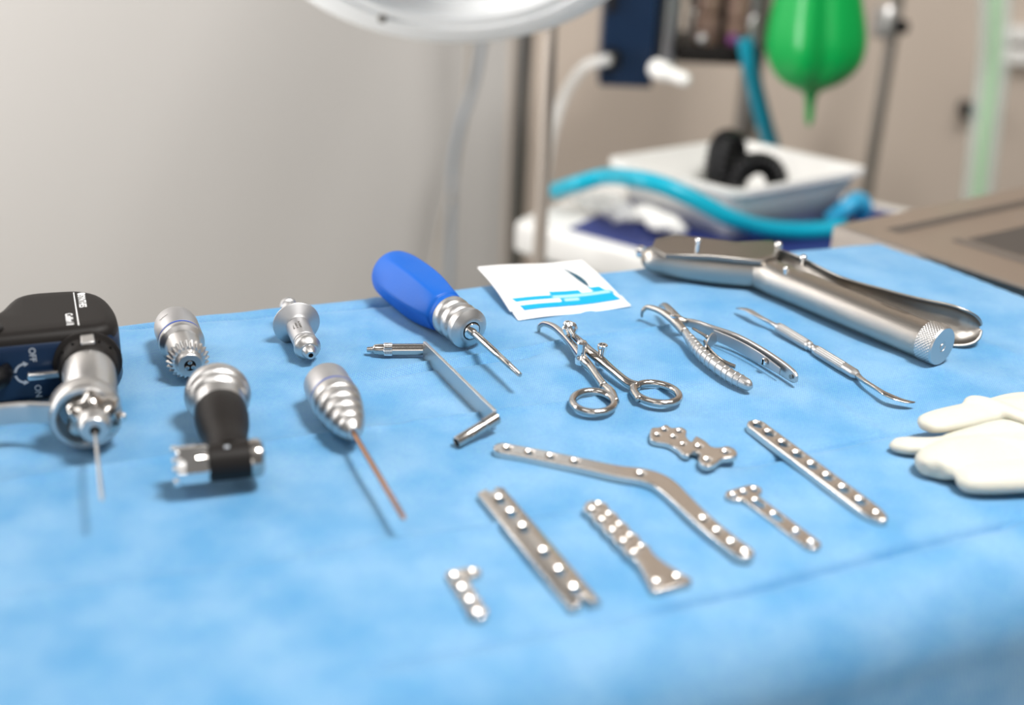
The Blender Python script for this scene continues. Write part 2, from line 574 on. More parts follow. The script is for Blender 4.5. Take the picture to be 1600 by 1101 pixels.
def top_disp(x, y):
    z = 0.0
    p = Vector((x, y))
    for a, b, h, w in creases:
        ab = b - a; L = ab.length; t = (p - a).dot(ab) / (L * L)
        if -0.02 < t < 1.02:
            d = abs((p - a).cross(ab)) / L * 1000
            k = min(1, max(0, min(t + .02, 1.02 - t) * 12))
            z += 1.3 * h * k * (math.exp(-d / w) )
    n = noise.noise(Vector((x * 13, y * 17, 0))) * 1.6 + noise.noise(Vector((x * 34, y * 46, 3))) * 0.7
    return z + n


def drape():
    nu = 400
    vs = []; fs = []
    fall_f, fall = 0.42, 0.10
    u0, u1 = u_l - 0.16, 0.17
    svals = [-.03 + .02 * i / 6 for i in range(6)] + [-.01 + i * .0008 for i in range(int((abs(v_f) + .045) / .0008))]
    e0 = svals[-1]
    svals += [e0 + (abs(v_f) + fall_f - e0) * i / 70 for i in range(1, 71)]
    ns = len(svals) - 1
    for i in range(nu + 1):
        uu = u0 + (u1 - u0) * i / nu
        for s_ in svals:
            v = -s_
            cv = min(max(v, v_f), v_b); cu = min(max(uu, u_l), u_r - 0.27 * cv)
            du, dv = uu - cu, v - cv
            L = math.hypot(du, dv)
            base = O + U * cu + Vv * cv
            if L > 1e-7:
                d = (U * du + Vv * dv) / L
                R = 0.036 if dv < 0 and abs(dv) > abs(du) else 0.004
                a = min(L / R, PI / 2); rest = L - a * R
                wob = 0
                if dv < 0:
                    wob = (math.sin(uu * 21 + 1.0) * .5 + math.sin(uu * 9.5 + 4) * .8) * min(1, max(0, rest) * 9) * 0.012 + rest * 0.03 + .022 * math.exp(-((rest - .075) / .022) ** 2)
                base = base + d * (R * math.sin(a) + wob) - Vector((0, 0, R * (1 - math.cos(a)) + rest * 0.97))
                z = top_disp(base.x, base.y) * math.cos(a)
            else:
                z = top_disp(base.x, base.y)
                e = min(-cu, -cv)           # the edge of the sheet is slightly uneven at the back
            vs.append(base + Vector((0, 0, z * .001 - 0.0002)))
    n1 = ns + 1
    for i in range(nu):
        for j in range(ns):
            a = i * n1 + j
            fs.append((a, a + n1, a + n1 + 1, a + 1))
    o = MB().add(vs, fs).build('surgical_drape', DRAPE, None, sharp=180, normals=False)
    return solo(o, cc)


dr = tag(drape(), 'light blue nonwoven surgical drape spread over the whole instrument table', 'drape')
TOPZ = 0.0

# ================================================================== BONE DRILL
def build_drill():
    og = W(100, 617)
    a = math.radians(20); Mx = frame(og, a)
    root = thing('bone_drill', 'black and navy pistol drill lying on its side, thin wire in its nose', 'power drill', og, a)
    body = [(-125, -4), (20, -4), (27, -1), (31, 8), (31.5, 20), (29, 36), (24, 48), (14, 56), (0, 58), (-12, 58), (-21, 54), (-26, 45), (-30, 35), (-38, 30), (-60, 28), (-125, 28)]
    body = body[:1] + [p for p in catmull(body[1:-1], 3)] + body[-1:]
    MB().plate(Mx, body, [], 34, 5.0, grid=12, bevb=4, z0=0.5).build('motor_housing', NAVY, root, sharp=50)
    top = [(p[0] * .99, p[1] * .99 if p[1] > 0 else p[1] + 1.2) for p in body]
    MB().plate(Mx, top, [], 8.5, 6.5, grid=12, z0=30, steps=5).build('top_shell', BLACKPL, root, sharp=60)
    # round button and trigger
    MB().lathe(Mx(-33, 8, 37.5), Mx(-33, 8, 45), [(0, 7), (1.8, 7), (2.4, 6)], 28).build('button', BLACKRB, root)
    MB().sweep([Mx(-56, -3, 19), Mx(-48, -10, 19), Mx(-38, -13, 19), Mx(-30, -11, 19), Mx(-26, -4, 19)], [(4, 6), (6, 7), (6.5, 7), (5, 6), (3, 5)], 20).build('trigger', BLACKRB, root, 180)
    X = 14; H = 20
    def ax(y): return Mx(X, y, H)
    L = lambda prof, n, m, par=root, seg=48, lob=None: MB().lathe(ax(-3), ax(-90), prof, seg, lob).build(n, m, par)
    c = L([(0, 17.5), (2, 17.5), (3, 15.5), (13, 15), (15, 13.5)], 'selector_collar', BLACKPL)
    for th in (-50, -25, 25, 50):
        q = math.radians(th)
        p = ax(-11) + (Mx(1, 0, 0) - Mx(0, 0, 0)).normalized() * math.sin(q) * .0155 + Vector((0, 0, math.cos(q) * .0155))
        MB().ball(p, 0.8, 10).build('dimple', HOLE, c)
    MB().box(Mx(X + 1, -10, H + 15.4), (7, 11, 2.4), Matrix.Rotation(a, 3, 'Z')).build('release_button', SATIN, root, bevel=.8)
    L([(12, 13.4), (14, 13.4), (40, 13.2), (41, 12.6), (60, 12.2)], 'coupling_sleeve', SATIN)
    # selector lever tab
    MB().box(Mx(X - 22, -10, H - 2), (17, 4.5, 4), Matrix.Rotation(a, 3, 'Z') ).build('selector_tab', CHROME, root, bevel=1)
    # lever and ring
    ring = MB()
    y0 = -59
    rs = []
    for rr, yy in ((16.2, y0 + 7), (17.2, y0 + 5.5), (17.2, y0 - 5.5), (16.2, y0 - 7), (14.2, y0 - 7), (13.2, y0 - 6), (12.9, y0 + 7)):
        rs.append([Mx(X - 3.5 + rr * math.cos(t), yy, H - 2 + rr * math.sin(t)) for t in [2 * PI * k / 56 for k in range(56)]])
    rs.append(rs[0]); ring.rings(rs, cap=False); ring.build('lever_ring', SATIN, root)
    MB().sweep([Mx(X - 17, y0 - 4, H + 2), Mx(X - 23, y0 - 1, H + 1), Mx(X - 30, y0 + 3, H), Mx(X - 40, y0 + 4, H), Mx(X - 70, y0 + 3, H), Mx(X - 110, y0 + 2, H)],
               [(1.4, 5), (1.4, 5.4), (1.4, 5.6), (1.4, 5.6), (1.4, 5.6), (1.4, 5.6)], 16, power=5).build('lever_arm', SATIN, root, 50)
    # nose with six lobes
    lob = lambda t, s_: 1 + (0.10 * math.cos(6 * t) if 62 < s_ < 72 else 0)
    L([(58, 10), (60, 12), (63, 12.8), (66, 12.4), (69, 11.2), (71, 9.5), (72.5, 8.2)], 'wire_chuck', STEEL, lob=lob, seg=72)
    n = L([(70, 8.4), (72, 8.2), (76, 7.6), (79.3, 6.8), (80, 6.2), (80.1, 2.5), (77, 2.4)], 'nose', SATIN)
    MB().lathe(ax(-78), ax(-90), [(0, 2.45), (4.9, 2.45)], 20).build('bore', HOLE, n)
    MB().box(Mx(X + 13.4, -68, H - 2), (3.4, 4, 4), Matrix.Rotation(a, 3, 'Z')).build('locking_pin', CHROME, root, bevel=1)
    MB().lathe(ax(-76), ax(-150), [(0, .9), (70, .9), (73, 0.1)], 12).build('guide_wire', SATIN, root)
    # lettering on the top shell, read towards the front
    zt = 38.56
    xa = (Mx(0, -1, 0) - Mx(0, 0, 0)); ya = (Mx(1, 0, 0) - Mx(0, 0, 0))
    def on_top(px, py):
        q = W(px, py, zt); return q
    a0, a1 = on_top(115, 457), on_top(123, 508)
    d = (a1 - a0)
    up_ = Vector((0, 0, 1)).cross(d).normalized()
    MB().box((a0 + a1) / 2, (d.length * 1000, .55, .1), Matrix.Rotation(heading(a0, a1), 3, 'Z')).build('lettering', WHITETXT, root)
    b0, b1 = on_top(124.5, 456), on_top(130.5, 481)
    text('\u25cfSYNTHES', 5.4, axes((b0 + b1) / 2, d, up_), WHITETXT, root, 'lettering', sx=.78)
    b0, b1 = on_top(106.5, 488), on_top(109.5, 509)
    text('Colibri II', 5.2, axes((b0 + b1) / 2, d, up_), WHITETXT, root, 'lettering', sx=.85)
    # OFF / ON on the front face
    yf = -4.12
    fx = (Mx(0, 0, -1) - Mx(0, 0, 0)); fy = (Mx(1, 0, 0) - Mx(0, 0, 0))
    text('OFF', 4.6, axes(Mx(-13, yf, 27.2), fx, fy), GREYTXT, root, 'lettering')
    text('ON', 4.6, axes(Mx(-12.5, yf, 6.0), fx, fy), GREYTXT, root, 'lettering')
    arc = MB()
    for t0, t1 in ((0.55 * PI, .95 * PI), (1.05 * PI, 1.4 * PI)):
        n = 10; inn = []; out = []
        for k in range(n + 1):
            t = t0 + (t1 - t0) * k / n
            for lst, r in ((inn, 4.9), (out, 6.1)): lst.append(Mx(-17 + r * math.cos(t), yf, 17 + r * math.sin(t)))
        arc.rings([inn, out], cap=False, closed=False)
        e = t0 if t0 < PI else t1
        sgn = -1 if t0 < PI else 1
        arc.add([Mx(-17 + r * math.cos(e + dd), yf, 17 + r * math.sin(e + dd)) for r, dd in ((3.9, 0), (7.1, 0), (5.5, sgn * .45))], [(0, 1, 2)])
    arc.build('arrow_mark', GREYTXT, root, normals=False)


build_drill()


# ================================================================== DRILL ATTACHMENTS
def gear_chuck():
    p0, p1 = W(297, 571, 12.8), W(273, 505, 12.8)
    a = heading(p0, p1)
    root = thing('keyed_chuck', 'silver keyed chuck with toothed ring, lying behind the black angled head', 'drill chuck', (p0.x, p0.y, T), a)
    L = lambda prof, n, m, par=root, seg=56, lob=None: MB().lathe(p0, p1, prof, seg, lob).build(n, m, par)
    b = L([(9, 9), (12, 9.6), (24, 9.9), (26, 10.4), (28, 12), (30, 12.7), (32, 12.7), (33, 12.2), (34, 12.2)], 'front_sleeve', SATIN)
    L([(33.5, 12.3), (34.2, 12.45), (35, 12.3)], 'blue_ring', BLUERING)
    L([(34.8, 12.2), (35.5, 12.6), (52, 12.6), (56, 12.0), (58.5, 10.6), (59.5, 8.5), (60, 5), (62, 4.6)], 'rear_housing', MATTE)
    n = 24
    lob = lambda t, s_: 1 + (0.055 * max(-1, min(1, 2.2 * math.cos(n * t))) if 4.4 < s_ < 9.1 else 0)
    L([(3.4, 7.2), (4.3, 7.6), (4.6, 9.0), (8.4, 11.2), (9.0, 11.0), (9.4, 9.4)], 'gear_ring', SATIN, seg=n * 8, lob=lob)
    nose = L([(0.5, 3.1), (0, 3.2), (0, 6.3), (.5, 6.8), (4, 7.2)], 'jaw_nose', SATIN)
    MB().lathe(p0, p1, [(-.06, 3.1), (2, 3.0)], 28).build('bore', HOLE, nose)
    ax = (p1 - p0).normalized(); s_ = ax.cross(Vector((0, 0, 1))).normalized()
    for k in range(3):
        t = PI / 2 + k * 2 * PI / 3
        c = p0 + (s_ * math.cos(t) + Vector((0, 0, 1)) * math.sin(t)) * .0019
        MB().lathe(c - ax * .0007, c + ax * .003, [(0, .9), (.2, 1.15), (2.5, 1.15)], 14).build('jaw', CHROME, nose)
    mm = axes(W(258, 495, 24), -(p1 - p0), s_ * 1.0)
    # etched word on the flank
    q = p0 + ax * .046 + (Vector((0, 0, 1)) * math.cos(.55) - s_ * -math.sin(.55)) * .01266
    nrm = (Vector((0, 0, 1)) * math.cos(.55) + s_ * math.sin(.55))
    nrm = (Vector((0, 0, 1)) * math.cos(.62) - s_ * (1 if s_.x > 0 else -1) * math.sin(.62))
    q = p0 + ax * .046 + nrm * .01268
    etched(6, 1.6, axes(q, nrm.cross(ax).normalized() * -1, ax), root)


gear_chuck()


def angled_head():
    b, f_ = W(337, 600, 17), W(360, 726, 15.5)
    ax = (f_ - b).normalized()
    root = thing('angle_attachment', 'black and silver right-angled drill attachment with lobed sleeve on its side', 'drill attachment', (f_.x, f_.y, T), heading(b, f_))
    L = lambda prof, n, m, par=root, seg=56: MB().lathe(b, f_, prof, seg).build(n, m, par)
    L([(-10, 3), (-9, 4), (-5, 4), (-4, 5.5), (0, 7), (1, 10), (3, 13), (6, 15.4), (10, 16.6), (13, 16.9), (15, 16.2), (16, 15.2), (17.5, 15.6), (19.5, 15.4), (21, 14.2), (22, 13.2), (29, 12.4), (30, 12)], 'rear_coupling', SATIN)
    L([(29.5, 12.2), (31, 13), (38, 13.2), (46, 12.6), (54, 11.2), (60, 10.2), (66, 10.2), (72, 9.9), (76, 9.4)], 'barrel', BLACKPL)
    cc_ = b + ax * ((f_ - b).length - .004)
    s_ = ax.cross(Vector((0, 0, 1))).normalized()
    if s_.x > 0: s_ = -s_                      # towards the sleeve
    hd = MB().lathe(cc_ - s_ * .010, cc_ + s_ * .02, [(0, 8.2), (.8, 9.0), (19.2, 9.0), (20, 8.2)], 48).build('head', BLACKPL, root)
    sleeve_lob = lambda t, q: 1 + .05 * math.cos(8 * t)
    MB().lathe(cc_ + s_ * .009, cc_ + s_ * .03, [(0, 8), (2, 9.1), (13, 9.0), (14.8, 8.6), (15, 4.6), (12, 4.4)], 64, sleeve_lob).build('sleeve', CHROME, root)
    for k in range(4):
        t = PI / 4 + k * PI / 2
        c = cc_ + s_ * .0245 + (ax * math.cos(t) + Vector((0, 0, 1)) * math.sin(t)) * .0078
        MB().box(c, (3.2, 3.2, 3.2), Matrix.Rotation(heading(b, f_), 3, 'Z')).build('dog', CHROME, root, bevel=.7)
    MB().lathe(cc_ - s_ * .0095, cc_ - s_ * .03, [(0, 9.0), (3, 9.4), (5, 8.8), (6.2, 7), (6.6, 3), (6.6, 0)], 40).build('end_cap', STEEL, root)
    n0 = cc_ + Vector((0, 0, 1)) * .0091
    text('\u25a0', 3, axes(n0 + s_ * .001 - ax * -.003, -s_, -ax), GREYTXT, root, 'mark')


angled_head()


def flange_coupling():
    a_, b_ = W(450, 476, 14.2), W(484, 551, 8.5)
    root = thing('quick_coupling', 'silver coupling with a wide conical flange and small bored tip', 'drill attachment', (b_.x, b_.y, T), heading(a_, b_))
    L = lambda prof, n, m, par=root, seg=56: MB().lathe(a_, b_, prof, seg).build(n, m, par)
    L([(-2, 3.2), (-1.5, 4.4), (-.5, 5), (2, 5.0), (3, 4.2), (4, 4.2), (5, 5), (8, 5.0), (9, 4.2), (16, 4.2), (20, 5)], 'shank', MATTE)
    L([(16, 4.5), (17, 7), (22.5, 13.3), (23.3, 13.9), (24.0, 13.9), (24.5, 13.4), (27, 8.2), (28.2, 7)], 'flange', MATTE)
    L([(28, 7), (46, 6.9), (46.3, 6.6), (47, 6.6), (47.3, 7.0), (49, 7.0)], 'barrel', MATTE)
    L([(48.5, 6.6), (50, 6.6), (50.5, 7.5), (52, 7.8), (53.5, 7.5), (56.5, 5.4), (57, 4.6)], 'front_ring', SATIN)
    Lm = (b_ - a_).length * 1000
    t = L([(56, 4.3), (57.5, 4.3), (61, 2.9), (61.5, 2.5), (61.6, 1.4), (60, 1.3)], 'tip', SATIN)
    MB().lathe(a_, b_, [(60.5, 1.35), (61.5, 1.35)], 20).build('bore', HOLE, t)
    ax = (b_ - a_).normalized(); s_ = ax.cross(Vector((0, 0, 1))).normalized()
    if s_.x > 0: s_ = -s_
    upn = s_.cross(ax); upn = upn if upn.z > 0 else -upn
    for k, w in enumerate(range(3)):
        th = math.radians(8 + 16 * k)
        nrm = upn * math.cos(th) + s_ * math.sin(th)
        q = a_ + ax * .037 + nrm * .00698
        etched((8, 7, 5)[k], 1.5, axes(q, ax, nrm.cross(ax)), root)


flange_coupling()


def drill_bit_chuck():
    a_, b_ = W(505, 590, 13), W(553, 677, 13)
    root = thing('drill_chuck', 'ridged silver chuck tapering to a long bronze drill bit', 'drill chuck', (a_.x, a_.y, T), heading(a_, b_))
    Ln = (b_ - a_).length * 1000
    k = Ln / 78
    S = lambda pr: [(q[0] * k, q[1]) for q in pr]
    L = lambda prof, n, m, par=root, seg=56: MB().lathe(a_, b_, S(prof), seg).build(n, m, par)
    L([(-6, 2.5), (-5.5, 3.6), (-4, 3.9), (-3, 3.3), (-1.5, 3.3), (0, 5), (3, 5.2), (4, 5.2)], 'shank', SATIN)
    L([(3, 6), (4, 8.6), (6.5, 11.3), (9, 12.3), (28, 12.6), (29, 12.4)], 'rear_housing', MATTE)
    L([(28.6, 12.4), (29.3, 12.62), (30, 12.4)], 'blue_ring', BLUERING)
    L([(29.8, 12.2), (31, 12.8), (34, 13.0), (37, 12.9), (39.5, 12.5), (40.5, 11.6), (41.5, 11.4), (44, 12), (47, 11.9), (49.5, 11.0), (50.5, 10.1), (51.5, 10), (54, 10.7), (57, 10.4), (59, 9.5), (60, 8.6), (61, 8.5), (63, 8.9), (66, 8.4), (68, 7.4), (69, 6.6), (70.5, 6.7), (73, 6.2), (75, 5), (77, 3.6), (78, 3.2), (78.2, 1.4)], 'ridged_sleeve', SATIN)
    # bit: shank, then a spiral
    tip = W(633, 812, 13)
    ax = (tip - b_).normalized(); Lb = (tip - b_).length * 1000
    bm = MB(); rs = []
    a1 = ax.orthogonal().normalized(); b1 = ax.cross(a1)
    n = 150
    for i in range(n + 1):
        d = -3 + (Lb + 3) * i / n
        ring = []
        flute = 1.0 if d > Lb * .62 else 0
        r = 1.35 if d < Lb - 2.5 else 1.35 * max(0.03, (Lb - d) / 2.5)
        for j in range(20):
            t = 2 * PI * j / 20
            q = math.cos(2 * (t - d * 0.85))
            rr = r * (1 - flute * (0.33 if q > 0.25 else 0.0))
            ring.append(b_ + ax * d * .001 + (a1 * math.cos(t) + b1 * math.sin(t)) * rr * .001)
        rs.append(ring)
    bm.rings(rs).build('drill_bit', COPPER, root)


drill_bit_chuck()


# ================================================================== SCREWDRIVER
def screwdriver():
    a_, b_ = W(624, 434, 17), W(737, 517, 13)
    ax = (b_ - a_).normalized(); Ln = (b_ - a_).length * 1000
    root = thing('screwdriver', 'thick blue-handled screwdriver with grooved silver collar and star tip', 'screwdriver', (a_.x, a_.y, T), heading(a_, b_))
    def facet(t, s_):
        k = 0.06 * min(1, max(0, (s_ + 6) / 20)) * min(1, max(0, (Ln - 24 - s_) / 20))
        q = (t + PI / 6) % (PI / 3) - PI / 6
        return 1.03 - (1 - min(1, .866 / math.cos(q) + .02)) * k / .06 * -1 * -1
    pr = [(-11, 1), (-10.9, 12.3), (-9.6, 14.2), (-6, 15.5), (2, 16.6), (12, 17.0), (25, 17.0), (Ln * .42, 16.2), (Ln * .54, 14.6), (Ln * .64, 12.8), (Ln - 29, 11.6), (Ln - 26.5, 11.2), (Ln - 25.5, 10.8), (Ln - 25, 10)]
    pr = pr[:2] + catmull(pr[2:], 3)
    MB().lathe(a_, b_, pr, 96, facet).build('handle', BLUE, root, 60)
    L = lambda prof, n, m, par=root, seg=56: MB().lathe(a_, b_, [(Ln + q[0], q[1]) for q in prof], seg).build(n, m, par)
    L([(-26, 10), (-25, 11.8), (-24, 12.4), (-20, 12.5), (-18.5, 11.8), (-17.5, 10.9), (-16.2, 10.9), (-15.2, 12), (-12.5, 12.3), (-10.5, 11.6), (-9.6, 10.9), (-8.5, 11), (-7.6, 12), (-5, 12.5), (-3.2, 12.3), (-.6, 8.6), (0, 7.2), (0, 5.8), (-.8, 5.6), (-1, 5.4)], 'collar', SATIN)
    L([(-1, 5.2), (.4, 5.1), (.9, 4.6), (1.0, 2.2)], 'inner_ring', CHROME)
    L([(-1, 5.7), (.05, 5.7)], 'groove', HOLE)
    tip = W(813, 586, 12.5)
    ax2 = (tip - b_).normalized(); Ls = (tip - b_).length * 1000
    def star(t, s_): return 1 + (0.14 * math.cos(6 * t) if s_ > Ls - 13 else 0)
    MB().lathe(b_, tip, [(0, 2.2), (2, 2.4), (3, 2.1), (Ls * .52, 2.05), (Ls * .53, 1.8), (Ls - 20, 1.8), (Ls - 14, 1.75), (Ls - 12.5, 1.5), (Ls - .6, 1.2), (Ls, 1.0)], 48, star).build('blade', STEEL, root)
    s_ = ax2.cross(Vector((0, 0, 1))).normalized(); upn = s_.cross(ax2); upn = upn if upn.z > 0 else -upn
    etched(7, 1.4, axes(b_ + ax2 * Ls * .001 * .30 + upn * .00208, ax2, upn.cross(ax2)), root)


screwdriver()


# ================================================================== SUTURE CARD
def card():
    c = [W(746, 415, 9), W(909, 405, 6), W(983, 475, 2.5), W(806, 497, 2.5)]
    root = thing('suture_card', 'white folded suture packet card with cyan printed bars and a small slit', 'packet', (c[3].x, c[3].y, T), heading(c[3], c[2]))
    def S(u, v, off=0.0):                   # u: left->right, v: back->front
        p = (c[0] * (1 - u) + c[1] * u) * (1 - v) + (c[3] * (1 - u) + c[2] * u) * v
        z = 2.2 * math.sin(PI * min(1, v * 1.1)) * (1 - .4 * u) * .001 + .0005 * math.sin(u * 7)
        return p + Vector((0, 0, z + off * .001 - 0.0012))
    def patch(u0, u1, v0, v1, off, name, m, par, skew=0.0, nu=30, nv=16, th=0.35, shape=None):
        vs = []; fs = []
        for i in range(nu + 1):
            for j in range(nv + 1):
                a, b = i / nu, j / nv
                uu, vv = u0 + (u1 - u0) * a, v0 + (v1 - v0) * b
                uu += skew * b
                if shape: uu, vv = shape(a, b)
                vs.append(S(uu, vv, off))
        for i in range(nu):
            for j in range(nv):
                k = i * (nv + 1) + j; fs.append((k, k + nv + 1, k + nv + 2, k + 1))
        return MB().add(vs, fs).build(name, m, par, 60, solid=th)
    patch(0, 1, 0, .86, 0, 'card_flap', WHITEPAPER, root, nu=30, nv=30)
    patch(0.02, 1.02, .80, 1.0, -.5, 'card_pocket', WHITEPAPER, root, nu=20)
    patch(.07, .96, .68, .745, .36, 'printed_bar', CYANINK, root, skew=.025, th=.1)
    patch(.42, .70, .62, .69, .36, 'printed_bar', CYANINK, root, skew=.01, th=.1)
    patch(.79, .90, .60, .69, .36, 'printed_bar', CYANINK, root, skew=.03, th=.1)
    patch(.10, .965, .80, .875, .36, 'printed_bar', CYANINK, root, skew=.02, th=.1)
    patch(.48, .965, .745, .81, .38, 'printed_bar', CYANINK, root, th=.1)
    patch(.42, .95, .705, .74, .52, 'paper_strip', PALEINK, root, skew=.01, th=.1)
    patch(.51, .64, .765, .80, .52, 'paper_strip', PALEINK, root, th=.1)
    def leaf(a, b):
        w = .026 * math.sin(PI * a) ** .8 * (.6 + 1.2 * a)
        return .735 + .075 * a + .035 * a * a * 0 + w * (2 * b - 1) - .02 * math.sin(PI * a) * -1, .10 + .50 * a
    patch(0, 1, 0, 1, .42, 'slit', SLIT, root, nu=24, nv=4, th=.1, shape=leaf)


card()


# ================================================================== DOUBLE DRILL GUIDE
def drill_guide():
    l, r = W(573, 546, 4.2), W(664, 545.5, 4.8)
    b0, b1 = W(664, 548, 5.5), W(772, 655, 5.5)
    root = thing('drill_guide', 'flat silver bar with a knurled tube and an open tube at its ends', 'drill guide', (b0.x, b0.y, T), heading(b0, b1))
    Ln = (r - l).length * 1000
    MB().lathe(l, r, [(0, 1.0), (.2, 1.5), (2.6, 1.7), (3.5, 1.8), (4.2, 2.8), (5, 3.1), (10, 3.5), (Ln, 3.5), (Ln + .2, 2.8)], 40).build('guide_tube', STEEL, root)
    n = 26
    kb = MB().lathe(l, r, [(10 + i * .25, 3.95 if i % 2 else 3.7) for i in range(20)], n * 4, lambda t, s_: 1 + .035 * math.cos(n * t)).build('knurled_band', CHROME, root)
    # bar on its edge
    d = (b1 - b0).normalized(); sd = d.cross(Vector((0, 0, 1)))
    MB().box((b0 + b1) / 2, ((b1 - b0).length * 1000 + 2, 1.9, 11.6), Matrix.Rotation(heading(b0, b1), 3, 'Z')).build('bar', SATIN, root, bevel=.35)
    o0, o1 = W(713, 691, 3.0), W(776, 652, 8.5)
    L2 = (o1 - o0).length * 1000
    ax_ = (o1 - o0).normalized()
    tb_ = MB().lathe(o0, o1, [(4, 2.1), (0.3, 2.2), (0, 2.3), (0, 2.75), (.4, 3.0), (L2 - 9, 3.0), (L2 - 8.7, 3.5), (L2 - .3, 3.5), (L2, 3.1)], 36).build('open_tube', STEEL, root)
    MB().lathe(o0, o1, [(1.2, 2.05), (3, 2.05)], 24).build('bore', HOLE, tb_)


drill_guide()


# ================================================================== RINGED FORCEPS
def forceps():
    root = thing('ring_forceps', 'curved steel forceps with two finger rings and a screw lock', 'forceps', W(930, 600), 0.6)
    R1, R2 = W(927, 627.5, 4.3), W(1026, 614, 4.3)
    armA = [((842, 517), 1.5, 1.0), ((842.5, 510), 5, 1.2), ((851, 505.5), 8, 1.6), ((866, 511), 9, 2.0), ((881, 524), 8.5, 2.2), ((894, 539), 8, 2.3), ((905, 553), 7, 3.0), ((912, 563), 6.5, 3.0), ((923, 574), 6, 2.4), ((934, 590), 5, 2.4), ((944, 604), 4.6, 2.6)]
    MB().sweep([W(*p, h) for p, h, r in armA], [(r, r * 1.05) for p, h, r in armA], 16).build('arm', STEEL, root, 180)
    armB = [((884, 519), 9, .9), ((893, 522), 10, 1.6), ((907, 534), 10, 2.2), ((922, 549), 9, 2.6), ((937, 561), 8, 2.8), ((958, 579), 6.5, 2.3), ((980, 597), 5, 2.5), ((996, 604), 4.5, 3.0)]
    MB().sweep([W(*p, h) for p, h, r in armB], [(r, r * 1.05) for p, h, r in armB], 16).build('arm', STEEL, root, 180)
    for c, d1, s_ in ((R1, W(934, 590, 4) - R1, 1.12), (R2, W(985, 596, 4) - R2, 1.16)):
        MB().torus(c, 11.3, 2.15, stretch=(s_, 1.0), xdir=d1).build('finger_ring', STEEL, root, 180)
    # web where ring meets arm
    MB().sweep([W(944, 603, 4.6), W(955, 613, 4.3), W(962, 628, 4.2)], [2.4, 2.6, 2.1], 12).build('web', STEEL, root, 180)
    MB().sweep([W(994, 603, 4.5), W(990, 610, 4.4), W(999, 624, 4.2)], [3.0, 2.4, 2.0], 12).build('web', STEEL, root, 180)
    # screw lock
    k0, k1 = W(891, 514, 15), W(905, 540, 16)
    MB().lathe(k0, k1, [(0, 1.2)] + [(i * .35, 1.45 if i % 2 else 1.2) for i in range(1, 27)], 20).build('threaded_rod', CHROME, root)
    MB().lathe(k0 - (k1 - k0).normalized() * .003, k1, [(0, 2.6), (.8, 4.3), (3.6, 4.5), (5, 3.0)], 24, lambda t, s_: 1 + .05 * math.cos(8 * t)).build('nut', CHROME, root)
    MB().ball(W(886.5, 507, 17), 2.7).build('knob', CHROME, root, 180)
    b = W(908, 560, 7)
    MB().lathe(b, b + Vector((0, 0, 1)), [(-3, 3.4), (0, 3.6), (1.5, 3.0), (3, 2.5), (8, 2.5), (10, 3.1), (11, 2.4), (11.5, 0.8)], 24).build('post', CHROME, root)
    b = W(939, 562, 7.5)
    MB().lathe(b, b + Vector((.0004, .0, .01)), [(-3, 3.2), (-1, 3.4), (0, 2.8), (2, 2.3), (5.5, 2.2), (7.5, 2.9), (9.4, 3.0), (9.8, 2.6), (9.8, 1.6), (8, 1.4)], 24).build('post', CHROME, root)


forceps()


